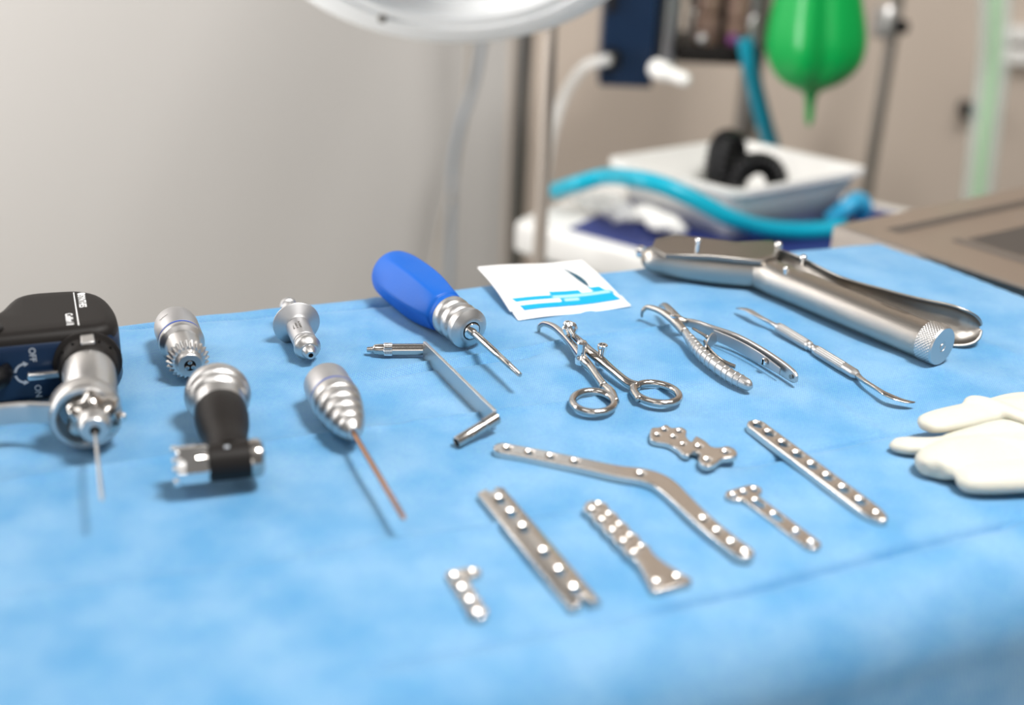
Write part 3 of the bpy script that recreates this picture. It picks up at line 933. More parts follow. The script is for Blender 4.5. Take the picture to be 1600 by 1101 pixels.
# ================================================================== SPRING PLIERS
def pliers():
    root = thing('bone_pliers', 'steel spring-handled pliers with hooked jaws and ribbed grip', 'pliers', W(1110, 570), -0.6)
    # ribbed handle with its hooked jaw
    A = [((1003, 494), 2, .8), ((1004, 486), 7, 1.1), ((1012, 480), 10, 1.5), ((1030, 485), 11, 1.9), ((1047, 496), 10, 2.4), ((1060, 508), 8.5, 2.6), ((1070, 519), 7.5, 2.7)]
    MB().sweep([W(*p, h) for p, h, r in A], [(r, r * 1.1) for p, h, r in A], 16).build('jaw', BRUSHED, root, 180)
    G = [((1067, 515), 7.5, 2.5), ((1078, 530), 7, 3.3), ((1090, 546), 7, 3.9), ((1108, 563), 6.5, 4.1), ((1135, 583), 6, 4.0), ((1160, 597), 5.5, 3.8), ((1170, 602), 5.5, 3.2), ((1175, 604), 5.5, 1.2)]
    g = MB().sweep([W(*p, h) for p, h, r in G], [(r * .82, r * 1.05) for p, h, r in G], 20).build('ribbed_handle', SATIN, root, 180)
    path = catmull([tuple(W(*p, h)) + (r,) for p, h, r in G[1:-2]], 12)
    for k in range(13):
        i = int((k + .5) * (len(path) - 1) / 13)
        q = Vector(path[i][:3]); tg = Vector(path[i + 1][:3]) - Vector(path[i - 1][:3])
        r = path[i][3]
        MB().torus(q, r * .99, .34, tg, 32, 8, stretch=(1.05, .84), xdir=(0, 0, 1)).build('rib', SATIN, g, 180)
    # second jaw
    B = [((1031, 478), 7, .8), ((1039, 477), 10, 1.8), ((1049, 487), 11, 2.5), ((1060, 499), 10, 2.8), ((1072, 503), 9, 2.2)]
    MB().sweep([W(*p, h) for p, h, r in B], [(r, r) for p, h, r in B], 16).build('jaw', BRUSHED, root, 180)
    b = W(1054, 494, 12)
    MB().lathe(b, b + Vector((0, 0, 1)), [(0, 3.0), (.8, 3.0), (1.2, 2.2), (1.6, 0)], 24).build('pivot_screw', CHROME, root)
    # flat second handle standing on its edge
    C_ = [((1066, 502), 8.5, 1.0, 2.4), ((1088, 507), 8.5, 1.2, 3.0), ((1112, 518), 8, 1.2, 4.2), ((1150, 532), 7.5, 1.2, 4.6), ((1188, 553), 7, 1.2, 4.8), ((1222, 575), 6.5, 1.2, 4.6), ((1240, 588), 6, 1.2, 3.8), ((1245, 592), 6, .9, 2.0)]
    h = MB().sweep([W(*p, z) for p, z, a, b_ in C_], [(a, b_) for p, z, a, b_ in C_], 20, power=4).build('flat_handle', SATIN, root, 50)
    d = (W(1222, 575, 6.5) - W(1188, 553, 7)).normalized(); sd = d.cross(Vector((0, 0, 1))); sd = sd if sd.y < 0 else -sd
    # inner leaf with its slotted screw
    LF = [((1118, 522), 8, .4, 3.4), ((1150, 536), 7.6, .4, 3.6), ((1188, 557), 7, .4, 3.6), ((1222, 579), 6.5, .4, 2.2)]
    MB().sweep([W(*p, z) + sd * .0016 for p, z, a, b_ in LF], [(a, b_) for p, z, a, b_ in LF], 16, power=4).build('leaf_spring', MATTE, root, 50)
    q = W(1199, 563.5, 7.5) + sd * .0018
    MB().lathe(q, q + sd, [(0, 2.2), (1.2, 2.2), (1.6, 1.7), (1.7, 0)], 24).build('leaf_screw', CHROME, root)
    MB().box(q + sd * .0018, (.5, .6, 3.4), Matrix.Rotation(heading(Vector((0, 0, 0)), d), 3, 'Z')).build('screw_slot', HOLE, root)
    q = W(1238, 588, 6) + sd * .0012
    MB().lathe(q, q + sd, [(0, 1.4), (.2, 1.4)], 20).build('rivet_hole', DARKST, root)
    # ratchet half disc and thin strip beside the ribbed handle
    c = W(1110, 541, 7)
    rs = MB(); dd = (W(1125, 520, 7) - W(1098, 541, 7)).normalized(); n = dd.cross(Vector((0, 0, 1))).normalized()
    fr = []; bk = []
    for k in range(17):
        t = PI * k / 16
        p = c + dd * math.cos(t) * .0075 + Vector((0, 0, 1)) * (math.sin(t) * .0085)
        fr.append(p + n * .0005); bk.append(p - n * .0005)
    rs.add(fr + bk, [tuple(range(17)), tuple(range(33, 16, -1))] + [(i, i + 1, i + 18, i + 17) for i in range(16)] + [(16, 0, 17, 33)])
    rs.build('ratchet_plate', SATIN, root, 40)
    ST = [((1100, 536), 8, .5, 2.5), ((1112, 552), 8.5, .5, 2.2), ((1128, 564), 8.5, .5, 1.6), ((1149, 573), 8.5, .5, 1.3)]
    MB().sweep([W(*p, z) for p, z, a, b_ in ST], [(a, b_) for p, z, a, b_ in ST], 14, power=4).build('strip_spring', STEEL, root, 50)
    MB().sweep([W(1083, 513, 9), W(1098, 522, 10), W(1106, 527, 11)], [.9, .9, 1.3], 10).build('ratchet_arm', DARKST, root, 180)


pliers()


# ================================================================== ELEVATOR
def elevator():
    a_, b_ = W(1216, 511, 3.4), W(1334, 583, 3.4)
    root = thing('periosteal_elevator', 'slim double-ended steel elevator with curved tips and knurled handle', 'elevator', W(1275, 547), heading(a_, b_))
    Ln = (b_ - a_).length * 1000; mid = (W(1268.5, 544, 3.4) - a_).length * 1000
    MB().lathe(a_, b_, [(-6, 1.3), (-2, 1.6), (-1, 1.7), (-.8, 2.1), (0, 3.0), (mid - 3, 3.1), (mid - 2, 2.1), (mid - .8, 2.0), (mid - .6, 2.5), (mid + .6, 2.5), (mid + .8, 2.0), (mid + 2, 2.1), (mid + 3, 3.1), (Ln - 1, 3.1), (Ln + 1, 3.1), (Ln + 4, 1.8), (Ln + 5, 1.6)], 32).build('handle', SATIN, root)
    n = 18
    for s0, s1 in ((2, mid - 5), (mid + 5, Ln - 8)):
        pr = []; s_ = s0; k = 0
        while s_ < s1:
            pr.append((s_, 3.26 if k % 2 else 3.08)); s_ += .42; k += 1
        MB().lathe(a_, b_, pr, n * 4, lambda t, q: 1 + .03 * math.cos(n * t)).build('knurled_grip', SATIN, root)
    E1 = [((1215, 510.5), 3.4, 1.5, 1.5), ((1203, 503.5), 4, 1.4, 1.3), ((1191, 497), 5, 1.9, 1.0), ((1179, 490), 6, 2.4, .8), ((1168, 484), 6, 2.4, .7), ((1158, 482), 5, 1.6, .6), ((1150, 481.5), 3.5, .4, .3)]
    MB().sweep([W(*p, h) for p, h, a, b in E1], [(a, b) for p, h, a, b in E1], 16).build('curved_tip', SATIN, root, 180)
    E2 = [((1340, 587), 3.6, 1.7, 1.6), ((1352, 596), 4.5, 1.4, 1.4), ((1368, 606), 5, 1.3, 1.3), ((1382, 614.5), 5.5, 2.0, 1.1), ((1397, 621), 5, 2.6, .8), ((1412, 626), 4, 2.3, .7), ((1424, 628), 3.6, 1.4, .5), ((1430, 628), 3.6, .4, .3)]
    MB().sweep([W(*p, h) for p, h, a, b in E2], [(a, b) for p, h, a, b in E2], 16).build('curved_tip', STEEL, root, 180)


elevator()


# ================================================================== LARGE RETRACTOR
def retractor():
    root = thing('handled_retractor', 'large steel retractor with a bent round handle and a trough blade behind it', 'retractor', W(1250, 480), -0.55)
    e0, e1 = W(1196, 427, 13), W(1455, 534, 13)
    ax_ = (e1 - e0).normalized(); Ln = (e1 - e0).length * 1000
    body = [((1014, 399), 12, 6, 6), ((1022, 403), 12, 9, 9), ((1050, 408), 12, 11, 10.5), ((1110, 416), 12, 11.5, 11), ((1165, 421), 12, 11.5, 11), ((1186, 424), 12, 11.3, 11), ((1198, 429), 12, 11, 11), ((1215, 437), 12, 11, 11), ((1260, 455), 12, 11, 11), ((1350, 492), 12, 11, 11), ((1452, 534), 12, 11, 11)]
    MB().sweep([W(*p, h) for p, h, a, b in body], [(a, b) for p, h, a, b in body], 40, sub=4, power=2.5).build('handle', BRUSHED, root, 60)
    n = 36
    pr = [(Ln - 4, 11.2), (Ln - 3.4, 12)]
    s_ = -3.2; k = 0
    while s_ < 7:
        pr.append((Ln + s_, 12.1)); s_ += .2; k += 1
    pr += [(Ln + 7.2, 12.0), (Ln + 8, 11.5), (Ln + 8, 3.2), (Ln + 7.7, 3.0), (Ln + 7.7, 2.0), (Ln + 8.2, 1.8), (Ln + 8.2, 0)]
    MB().lathe(e0, e1, pr, n * 8, lambda t, q: 1 + (.026 * (abs(math.cos(n * t / 2 + q * 1.5) * math.cos(n * t / 2 - q * 1.5)) - .3) if Ln - 3.3 < q < Ln + 7.1 else 0)).build('knurled_cap', SATIN, root, 40)
    # flat top plate
    pl = [(1018, 388), (1024, 375), (1055, 369), (1100, 374), (1150, 380), (1205, 378), (1222, 386), (1212, 404), (1190, 410), (1110, 402), (1040, 400)]
    pts = [W(x, y, 23) for x, y in pl]; o = W(1100, 390, 0); Mx = frame(o, 0)
    MB().plate(Mx, [((p.x - o.x) * 1000, (p.y - o.y) * 1000) for p in pts], [], 3, .6, z0=21.5, grid=8).build('top_plate', DARKST, root, 40)  # darker steel colours in the dark ceiling reflection on the flat top
    # pins
    for (x, y, z, r) in ((1091, 376, 33, 2.3), (1216, 383, 28.5, 2.8), (1255, 403, 26.5, 2.6), (1228, 420, 25.5, 1.9)):
        p = W(x, y, z)
        MB().ball(p, r).lathe(p - Vector((0, 0, (z - 22) * .001)), p, [(0, r * .62), (z - 22, r * .62)], 14).build('pin', CHROME, root, 60)
    sc0, sc1 = W(1013, 396, 13), W(995, 391, 13)
    MB().lathe(sc0, sc1, [(-3, 2), (3, 2), (3.2, 4), (7, 4.4), (8, 3.6), (8.4, 0)], 24).build('thumb_screw', CHROME, root)
    # trough blade
    # (top rim pixel), rim height, bottom rim height, depth of the trough, all mm
    cen = [((1203, 386), 24, 16, 1.5), ((1235, 396), 24, 15, 2.5), ((1257, 405), 24, 14, 3.5), ((1312, 432), 23.5, 10, 5.5), ((1381, 452), 23.5, 5, 8), ((1436, 466), 24, 2.5, 10), ((1480, 475), 24.5, 1.6, 11), ((1503, 482), 24, 1.6, 11), ((1520, 490), 21.5, 3, 9.5), ((1530, 499), 17.5, 6, 6.5), ((1534, 508), 13, 10, 2)]
    data = catmull([tuple(W(*p, a)) + (b, d) for p, a, b, d in cen], 5)
    P = [Vector(q[:3]) for q in data]; rows = []
    for i, q in enumerate(data):
        tg = P[min(i + 1, len(P) - 1)] - P[max(i - 1, 0)]; tg.z = 0; tg.normalize()
        sd = tg.cross(Vector((0, 0, 1)))
        if sd.y < 0: sd = -sd                   # away from the round handle
        lo = P[i].copy(); lo.z = T + q[3] * .001; lo -= sd * (P[i].z - lo.z) * .25
        mid_, hf = (P[i] + lo) / 2, (P[i] - lo) / 2
        rows.append([mid_ + hf * math.sin(a_) + (sd - Vector((0, 0, .15))) * (q[4] * (math.cos(a_) - .1) * .001) for a_ in [(-1 + 2 * k / 18) * PI / 2 for k in range(19)]])
    mb = MB(); mb.rings(rows, cap=False, closed=False)
    mb.build('trough_blade', BRUSHED, root, 180, solid=1.5)
    q = e0 + ax_ * Ln * .76 * .001
    sd = ax_.cross(Vector((0, 0, 1))).normalized()
    sd = sd if sd.y > 0 else -sd
    nrm = (Vector((0, 0, 1)) * math.cos(.35) + sd * math.sin(.35))
    etched(9, 3.6, axes(q + nrm * .01125, ax_, nrm.cross(ax_)), root)


retractor()


# ================================================================== BONE PLATES
def smooth_w(fn, x0, x1, n=60, c=lambda x: 0):
    xs = [x0 + (x1 - x0) * (1 - math.cos(PI * i / n)) / 2 for i in range(n + 1)]
    a = [(x, c(x) - max(fn(x), .02)) for x in xs]; b = [(x, c(x) + max(fn(x), .02)) for x in xs[::-1]]
    return a + b[1:-1]


def cap_round(x, x0, x1, w):
    """half width w with round ends"""
    d = min(x - x0, x1 - x)
    return w * math.sqrt(max(0, 1 - (1 - min(1, d / w)) ** 2))


def bone_plate(label, p, q, shape, holes, t, name='bone_plate', bend=None, material=None, bev=.7, lift=.5, group=None):
    a_, b_ = W(*p), W(*q)
    root = thing(name, label, 'bone plate', (a_.x, a_.y, T), heading(a_, b_), group)
    L = (b_ - a_).length * 1000
    Mx = frame(Vector((a_.x, a_.y, T + lift * .001)), heading(a_, b_))
    out = shape(L); hs = holes(L)
    o = MB().plate(Mx, out, hs, t, bev, bend=bend).build('plate_body', material or PLATE, root, 38)
    return root, Mx, L


# broad straight plate with notched ends
def sh(L):
    pts = [(0, -7), (L, -7), (L, -2.2), (L - 4, -2.2), (L - 4, 2.2), (L, 2.2), (L, 7), (0, 7), (0, 2), (3, 2), (3, -2), (0, -2)]
    return pts
bone_plate('broad straight steel bone plate with notched square ends', (766, 775), (915, 955), sh,
           lambda L: [(L * f, 0, 3.5, 2.1, 1.2) for f in (.12, .25, .385, .60, .755, .90)], 4.6,
           bend=lambda x, y, z: (x, y, z - .035 * y * y * (z / 4.6)))

# scalloped plate widening to a triangular foot
def sh(L):
    def w(x):
        if x < 50: return cap_round(min(x, 25), 0, 100, 5.6) * (1 + .09 * math.cos((x - 5.5) / 9.6 * 2 * PI))
        return 5.1 + (max(0, x - 52) / (L - 55)) ** 1.3 * 4.6 * min(1, 1) - (3.0 * max(0, (x - (L - 2)) / 2) ** 2 if x > L - 2 else 0)
    return smooth_w(w, 0, L, 110)
bone_plate('scalloped steel bone plate widening to a flared foot with two holes', (921, 793), (1052, 928), sh,
           lambda L: [(7.2 + 9.6 * k, -2.5, 2.5, 1.4) for k in range(5)] + [(4.2 + 9.6 * k, 2.5, 2.2, 1.2) for k in range(5)] + [(L - 6, -4.9, 2.6, 1.3), (L - 6, 5.2, 2.6, 1.3)], 3.6)

# long bent plate
pathC = [W(771, 707), W(830, 718), W(900, 732), (W(960, 745)), W(1005, 752), W(1035, 764), W(1062, 788), W(1090, 815), W(1125, 846), W(1172, 881)]
cp = catmull([(p.x, p.y) for p in pathC], 8)
cum = [0]
for i in range(1, len(cp)): cum.append(cum[-1] + math.hypot(cp[i][0] - cp[i - 1][0], cp[i][1] - cp[i - 1][1]) * 1000)
LC = cum[-1]


def along(s_):
    s_ = max(0, min(LC - 1e-4, s_))
    i = max(k for k in range(len(cum) - 1) if cum[k] <= s_)
    f = (s_ - cum[i]) / (cum[i + 1] - cum[i])
    j0, j1 = max(0, i - 3), min(len(cp) - 1, i + 4)
    t = Vector((cp[j1][0] - cp[j0][0], cp[j1][1] - cp[j0][1])).normalized()
    return Vector((cp[i][0] + (cp[i + 1][0] - cp[i][0]) * f, cp[i][1] + (cp[i + 1][1] - cp[i][1]) * f)), t


def Mc(x, y, z=0.0):
    p, t = along(x); x_over = x - max(0, min(LC, x))
    n = Vector((-t.y, t.x))
    return Vector((p.x + n.x * y * .001 + t.x * x_over * .001, p.y + n.y * y * .001 + t.y * x_over * .001, T + .0005 + z * .001))


def wC(x):
    mid = LC * .53
    return cap_round(x, 0, LC, 4.8) + 1.1 * math.exp(-((x - mid) / 18) ** 2)
rootC = thing('bone_plate', 'long steel bone plate with a bend in its middle', 'bone plate', (pathC[4].x, pathC[4].y, T), heading(pathC[0], pathC[4]))
hC = []
for fr in ((808, 0), ):
    pass
for x_px, y_px in ((793, 710), (827, 716), (861, 722), (899, 729), (1000, 750), (1096, 822), (1117, 841), (1138, 859), (1159, 876)):
    q = W(x_px, y_px)
    s_best = min(range(0, int(LC * 4)), key=lambda k: (along(k / 4)[0] - q.xy).length) / 4
    hC.append((max(4.2, min(LC - 4.0, s_best)), 0, 3.1, 1.6))
MB().plate(Mc, smooth_w(wC, 0, LC, 150), hC, 3.8, .9, grid=2.5).build('plate_body', PLATE, rootC, 38)

# small T plate
def sh(L):
    def w(x):
        if x < 10: return 4.0 + 6.2 * math.sqrt(max(0, 1 - ((x - 4.6) / 4.8) ** 2)) if x < 9.4 else 4.0 + .2 * (10 - x)
        return cap_round(x, -50, L, 4.3)
    return smooth_w(w, 0.2, L, 110)
bone_plate('thin T-shaped steel plate with three holes across its head', (1152, 768), (1277, 862), sh,
           lambda L: [(4.6, -6.4, 2.5, 1.7), (4.4, 0, 2.5, 1.7), (4.6, 6.4, 2.5, 1.7)] + [(15.5, 0, 2.6, 1.8, 4.4), (L * .50, 0, 2.6, 1.8, 4.4), (L * .74, 0, 2.6, 1.7), (L * .92, 0, 2.6, 1.7)], 1.9, bev=.4)

# long straight plate with slotted holes
def sh(L):
    return smooth_w(lambda x: cap_round(min(x, L * .9), 0, 2 * L, 5.4) * (1 if x < L - 14 else math.sqrt(max(0, 1 - ((x - L + 14) / 14) ** 2.2))), 0, L, 90)
bone_plate('long narrow steel plate with a row of eight holes and a pointed end', (1172, 667), (1382, 825), sh,
           lambda L: [(L * f, 0, 3.5, 2.0, 1.8) for f in (.055, .15, .262, .374, .487, .60, .715, .83)] + [(L * .935, 0, 2.4, 1.2)] + [], 4.2, bev=1.3)

# curved clover plate, raised at one end
cl_o = W(1020, 677); cl_a = heading(cl_o, W(1139, 722)); cl_c, cl_s = math.cos(cl_a), math.sin(cl_a)


def cl_loc(px, py, h):
    d = (W(px, py, h) - cl_o) * 1000
    return (d.x * cl_c + d.y * cl_s, -d.x * cl_s + d.y * cl_c)


def cl_h(px): return 3.2 + max(0, px - 1070) * .045


cl_out = [cl_loc(x, y, cl_h(x)) for x, y in ((1015, 675), (1019, 668), (1030, 667), (1041, 663), (1050, 668), (1064, 667), (1073, 672), (1072, 680), (1080, 689), (1085, 682), (1090, 680), (1104, 688), (1112, 696), (1125, 697), (1137, 694), (1149, 699), (1152, 708), (1142, 713), (1128, 716), (1118, 725), (1105, 730), (1094, 725), (1091, 716), (1094, 710), (1084, 705), (1076, 712), (1066, 710), (1058, 701), (1042, 692), (1024, 689), (1016, 684))]
cl_out = catmull(cl_out, 3, closed=True)
cl_holes = [(*cl_loc(x, y, cl_h(x)), a, b) for x, y, a, b in ((1027, 679, 2.3, 1.3), (1038, 671, 2.3, 1.3), (1061, 673, 2.3, 1.3), (1052, 682, 2.3, 1.3), (1067, 694, 2.2, 1.2), (1092, 697, 2.8, 1.4), (1105, 719, 2.8, 1.4), (1134, 704, 2.8, 1.4))]
rt_ = thing('bone_plate', 'small contoured clover-shaped steel plate raised at its wide end', 'bone plate', (cl_o.x, cl_o.y, T), cl_a)
cl_L = cl_loc(1139, 710, 6)[0]
MB().plate(frame(cl_o, cl_a), cl_out, cl_holes, 2.8, .6, bend=lambda x, y, z: (x, y, z + .5 + max(0, x - cl_L * .42) * .10), grid=2).build('plate_body', PLATE, rt_, 38)

# tiny L plate
def sh(L):
    pts = [(-4, -3), (-3.8, 8.5), (-2.2, 11), (0.5, 11.6), (2.8, 10.2), (3.4, 7), (4, 4)]
    for k in range(1, 36):
        x = 4 + (L - 1) * k / 36
        pts.append((x, 3.8 + .6 * math.cos((x) / 6.6 * 2 * PI)))
    pts += [(L + 4.2, 0)]
    for k in range(35, 0, -1):
        x = 4 + (L - 1) * k / 36
        pts.append((x, -3.8 - .6 * math.cos((x) / 6.6 * 2 * PI)))
    pts += [(2, -3.8), (-1, -4)]
    return pts
bone_plate('tiny L-shaped steel plate with four round holes along its stem', (712, 908), (748, 966), sh,
           lambda L: [(L * k / 3 + .3, -.2, 3.3, 1.4) for k in range(4)] + [(-.2, 7.9, 2.2, 1.1)], 3.0, bev=.7)


# ================================================================== GLOVES
def blob_finger(mb, pts, seg=22):
    mb.sweep([W(*p, h) for p, h, a, b in pts], [(a, b) for p, h, a, b in pts], seg, sub=6)


def glove(label, fingers, name='latex_glove', voxel=0.0011):
    mb = MB()
    for f in fingers: blob_finger(mb, f)
    c = W(*fingers[0][0][0])
    o = mb.build(name, LATEX, None, 180)
    solo(o, (c.x, c.y, T))
    r = o.modifiers.new('remesh', 'REMESH'); r.mode = 'VOXEL'; r.voxel_size = voxel; r.use_smooth_shade = True
    s_ = o.modifiers.new('smooth', 'SMOOTH'); s_.factor = .6; s_.iterations = 7
    return tag(o, label, 'glove', 'pair of latex gloves')


glove('cream latex glove lying flat underneath, rounded finger tips towards the plates', [
    [((1391, 695), 3.0, 1.5, 1), ((1398, 695), 3.8, 5.0, 3.2), ((1418, 696), 4.4, 6.6, 4), ((1440, 697), 4.6, 6.4, 4.2), ((1470, 698), 5, 8, 4.4), ((1520, 696), 5.5, 11, 5), ((1600, 690), 5.5, 14, 5), ((1720, 684), 5.5, 14, 5)],
    [((1444, 733), 6, 3, 4), ((1453, 726), 6.8, 10, 6.4), ((1478, 720), 7.4, 14, 7.2), ((1510, 714), 7.4, 16, 7.2), ((1560, 708), 6.6, 17, 6.4), ((1640, 700), 6.4, 18, 6.2), ((1720, 696), 6, 18, 6)],
    [((1494, 750), 5, 1.5, 2), ((1502, 749), 5.8, 8, 5.2), ((1530, 748), 6.4, 10.2, 6.2), ((1580, 745), 6.6, 11, 6.3), ((1640, 740), 6.5, 11, 6.2), ((1720, 733), 6.5, 11, 6)],
    [((1536, 688), 10, 1, 1), ((1550, 688), 10.6, 3, 2.6), ((1580, 692), 11.4, 3.8, 3), ((1620, 700), 11.6, 4, 3), ((1700, 712), 11, 4, 3)],
    [((1478, 690), 5, 4, 4), ((1510, 684), 6, 8, 5), ((1560, 677), 7, 11, 6), ((1620, 672), 7, 12, 6), ((1720, 668), 7, 12, 6)],
])
glove('cream latex glove folded on top, nearer the elevator, one finger pointing out', [
    [((1438, 666), 10, 1.5, 2), ((1446, 663), 10.6, 7, 3.6), ((1468, 658), 11.4, 9.4, 4.2), ((1500, 651), 12, 10.0, 4.4), ((1540, 643), 12.6, 9.6, 4.4), ((1600, 636), 12.6, 9.6, 4.4), ((1700, 630), 12.6, 10, 4.4)],
    [((1508, 634), 14, 1.5, 1.5), ((1519, 628), 15, 4.6, 3.4), ((1545, 632), 15.5, 5.0, 3.4), ((1580, 645), 15, 5, 3.2), ((1620, 660), 14, 5, 3), ((1700, 690), 12, 5, 3)],
    [((1540, 632), 10, 3, 3), ((1590, 630), 10, 9, 5), ((1640, 632), 10, 12, 5), ((1720, 636), 10, 12, 5)],
])


# ================================================================== BACKGROUND
def vertical_pole(name, label, cat, px, py, y, r, m, z0=0.0, z1=2.45, extra=None):
    p = V(px, py, y)
    root = thing(name, label, cat, (p.x, p.y, z0))
    MB().lathe(Vector((p.x, p.y, z0)), Vector((p.x, p.y, z1)), [(0, r), ((z1 - z0) * 1000, r)], 24).build('pole_tube', m, root)
    MB().lathe(Vector((p.x, p.y, z0)), Vector((p.x, p.y, z1)), [(0, r * 3), (8, r * 3), (14, r * 1.4), (20, r * 1.2)], 24).build('base_foot', m, root)
    return root, p


vertical_pole('equipment_pole', 'dark upright steel pole behind the drape, thickest of the uprights', 'pole', 812, 220, 1.62, 12, DARKST)
vertical_pole('equipment_pole', 'beige slim upright pole rising beside the cart corner', 'pole', 852, 220, 1.17, 6.5, POLEB)
rp, pp = vertical_pole('infusion_pole', 'slim steel infusion pole standing behind the white tray', 'pole', 1378, 150, 1.72, 8.5, BRUSHED)
c = V(1385, 28, 1.72)
MB().lathe(Vector((c.x, c.y, c.z - .025)), Vector((c.x, c.y, c.z)), [(0, 14), (6, 19), (34, 19), (42, 14)], 24).build('clamp', SATIN, rp)
MB().ball(V(1409, 42, 1.70), 10).build('clamp_knob', BLACKRB, rp, 180)


def hose(name, label, cat, pts, r, m, sub=8, extra=None):
    o = MB().sweep(pts, [r] * len(pts), 16, sub=sub).build(name, m, None, 180)
    zmin = min(v.z for v in pts)
    return tag(solo(o, pts[-1]), label, cat)


hose('tube', 'grey-blue thin tube hanging down the pale wall from the lamp', 'tube', [V(770, -40, 1.8), V(752, 75, 1.8), V(738, 140, 1.8), V(718, 200, 1.8), V(708, 260, 1.8), V(706, 320, 1.8), V(703, 410, 1.8), V(700, 520, 1.8)], 5, GREYTUBE)
hose('tube', 'pale beige thin tube hanging beside the grey-blue tube', 'tube', [V(736, -40, 1.85), V(734, 75, 1.85), V(728, 160, 1.85), V(714, 240, 1.85), V(704, 300, 1.85), V(686, 380, 1.85), V(672, 500, 1.85)], 4, BEIGET)
hose('tube', 'white flexible tube arching from the navy machine down to the cart', 'tube', [V(850, 330, 1.5), V(852, 270, 1.5), V(862, 210, 1.5), V(882, 150, 1.5), V(912, 106, 1.48), V(940, 95, 1.47), V(952, 93, 1.465)], 6.5, PVC)

# --- surgical lamp head
lampc = V(712, -118, 1.02)
vw = (EYE - lampc).normalized()
nrm = (vw * .63 - (up - vw * up.dot(vw)).normalized() * .777).normalized()
lamp = thing('surgical_lamp', 'round white surgical lamp head hanging above the table', 'lamp', lampc)
R_ = 322 / F_PX * (lampc - EYE).dot(fw) * 1000
prof = [(-50, 25), (-48, R_ * .5), (-34, R_ * .85), (-16, R_ * .97), (-5, R_), (0, R_ - 1), (3, R_ - 6), (4, R_ - 27), (1.8, R_ - 28.5), (1.8, R_ - 30.5), (5, R_ - 33), (5, R_ - 42), (2, R_ - 46), (-9, R_ - 48)]
MB().lathe(lampc, lampc + nrm, prof, 96).build('lamp_housing', LAMPWH, lamp, 30)
MB().lathe(lampc, lampc + nrm, [(-10, 1), (-10, R_ - 47.5), (-11, R_ - 47.5)], 64).build('lamp_lens', DARKST, lamp)
d = ray(597, 30); t_ = ((lampc + nrm * .0055) - EYE).dot(nrm) / d.dot(nrm); q = EYE + d * t_
MB().lathe(q - nrm * .002, q + nrm, [(0, 3.6), (3, 3.6), (3.6, 3)], 20).build('screw', DARKST, lamp)
MB().sweep([lampc - nrm * .06, lampc - nrm * .10 + Vector((0, .05, .1)), lampc + Vector((0.1, .25, .45)), lampc + Vector((0.1, .3, .9))], [25, 22, 20, 20], 20).build('lamp_arm', LAMPWH, lamp, 180)

# --- cart (white work surface with navy mat)
HC = -120                                  # height of its top relative to the table, mm
c0 = W(800, 345, HC); c1 = W(1010, 402, HC)
du = (c1 - c0).normalized(); dvv = Vector((0, 0, 1)).cross(du)
cart = thing('equipment_cart', 'white wheeled cart with a navy mat, behind the draped table', 'cart', (c0.x, c0.y, 0), math.atan2(du.y, du.x))
Mx = frame(Vector((c0.x, c0.y, c0.z)), math.atan2(du.y, du.x))
LX, LY = 600, 330
corner = [(0, 12), (3, 3), (12, 0), (LX - 12, 0), (LX - 3, 3), (LX, 12), (LX, LY), (0, LY)]
MB().plate(Mx, corner, [], 34, 5, z0=-34, grid=80, bevb=5).build('work_surface', WHITEPL, cart, 40)
MB().plate(Mx, [(60, 16), (LX - 15, 16), (LX - 15, LY - 30), (60, LY - 30)], [], 2.5, .8, z0=-.3, grid=80).build('navy_mat', MAT_NAVY, cart, 40)
for x, y in ((30, 30), (LX - 30, 30), (30, LY - 30), (LX - 30, LY - 30)):
    p = Mx(x, y, -30)
    MB().lathe(Vector((p.x, p.y, .05)), p, [(0, 12), ((p.z - .05) * 1000, 12)], 16).build('leg', SATIN, cart)
    MB().lathe(Vector((p.x - .012, p.y, .027)), Vector((p.x + .012, p.y, .027)), [(0, 20), (2, 27), (22, 27), (24, 20)], 20).build('caster', BLACKRB, cart)
MB().box(Mx(LX / 2, LY / 2, -480), (LX - 60, LY - 60, 14), Matrix.Rotation(math.atan2(du.y, du.x), 3, 'Z')).build('lower_shelf', WHITEPL, cart, bevel=2)
p = Mx(LX / 2 - 60, LY / 2 - 60, -472)
gc = MB().box(p + Vector((0, 0, .15)), (300, 260, 300), Matrix.Rotation(math.atan2(du.y, du.x), 3, 'Z')).build('storage_case', DKGREEN, None, bevel=6)
tag(solo(gc, p), 'dark green storage case on the lower shelf of the cart', 'case')

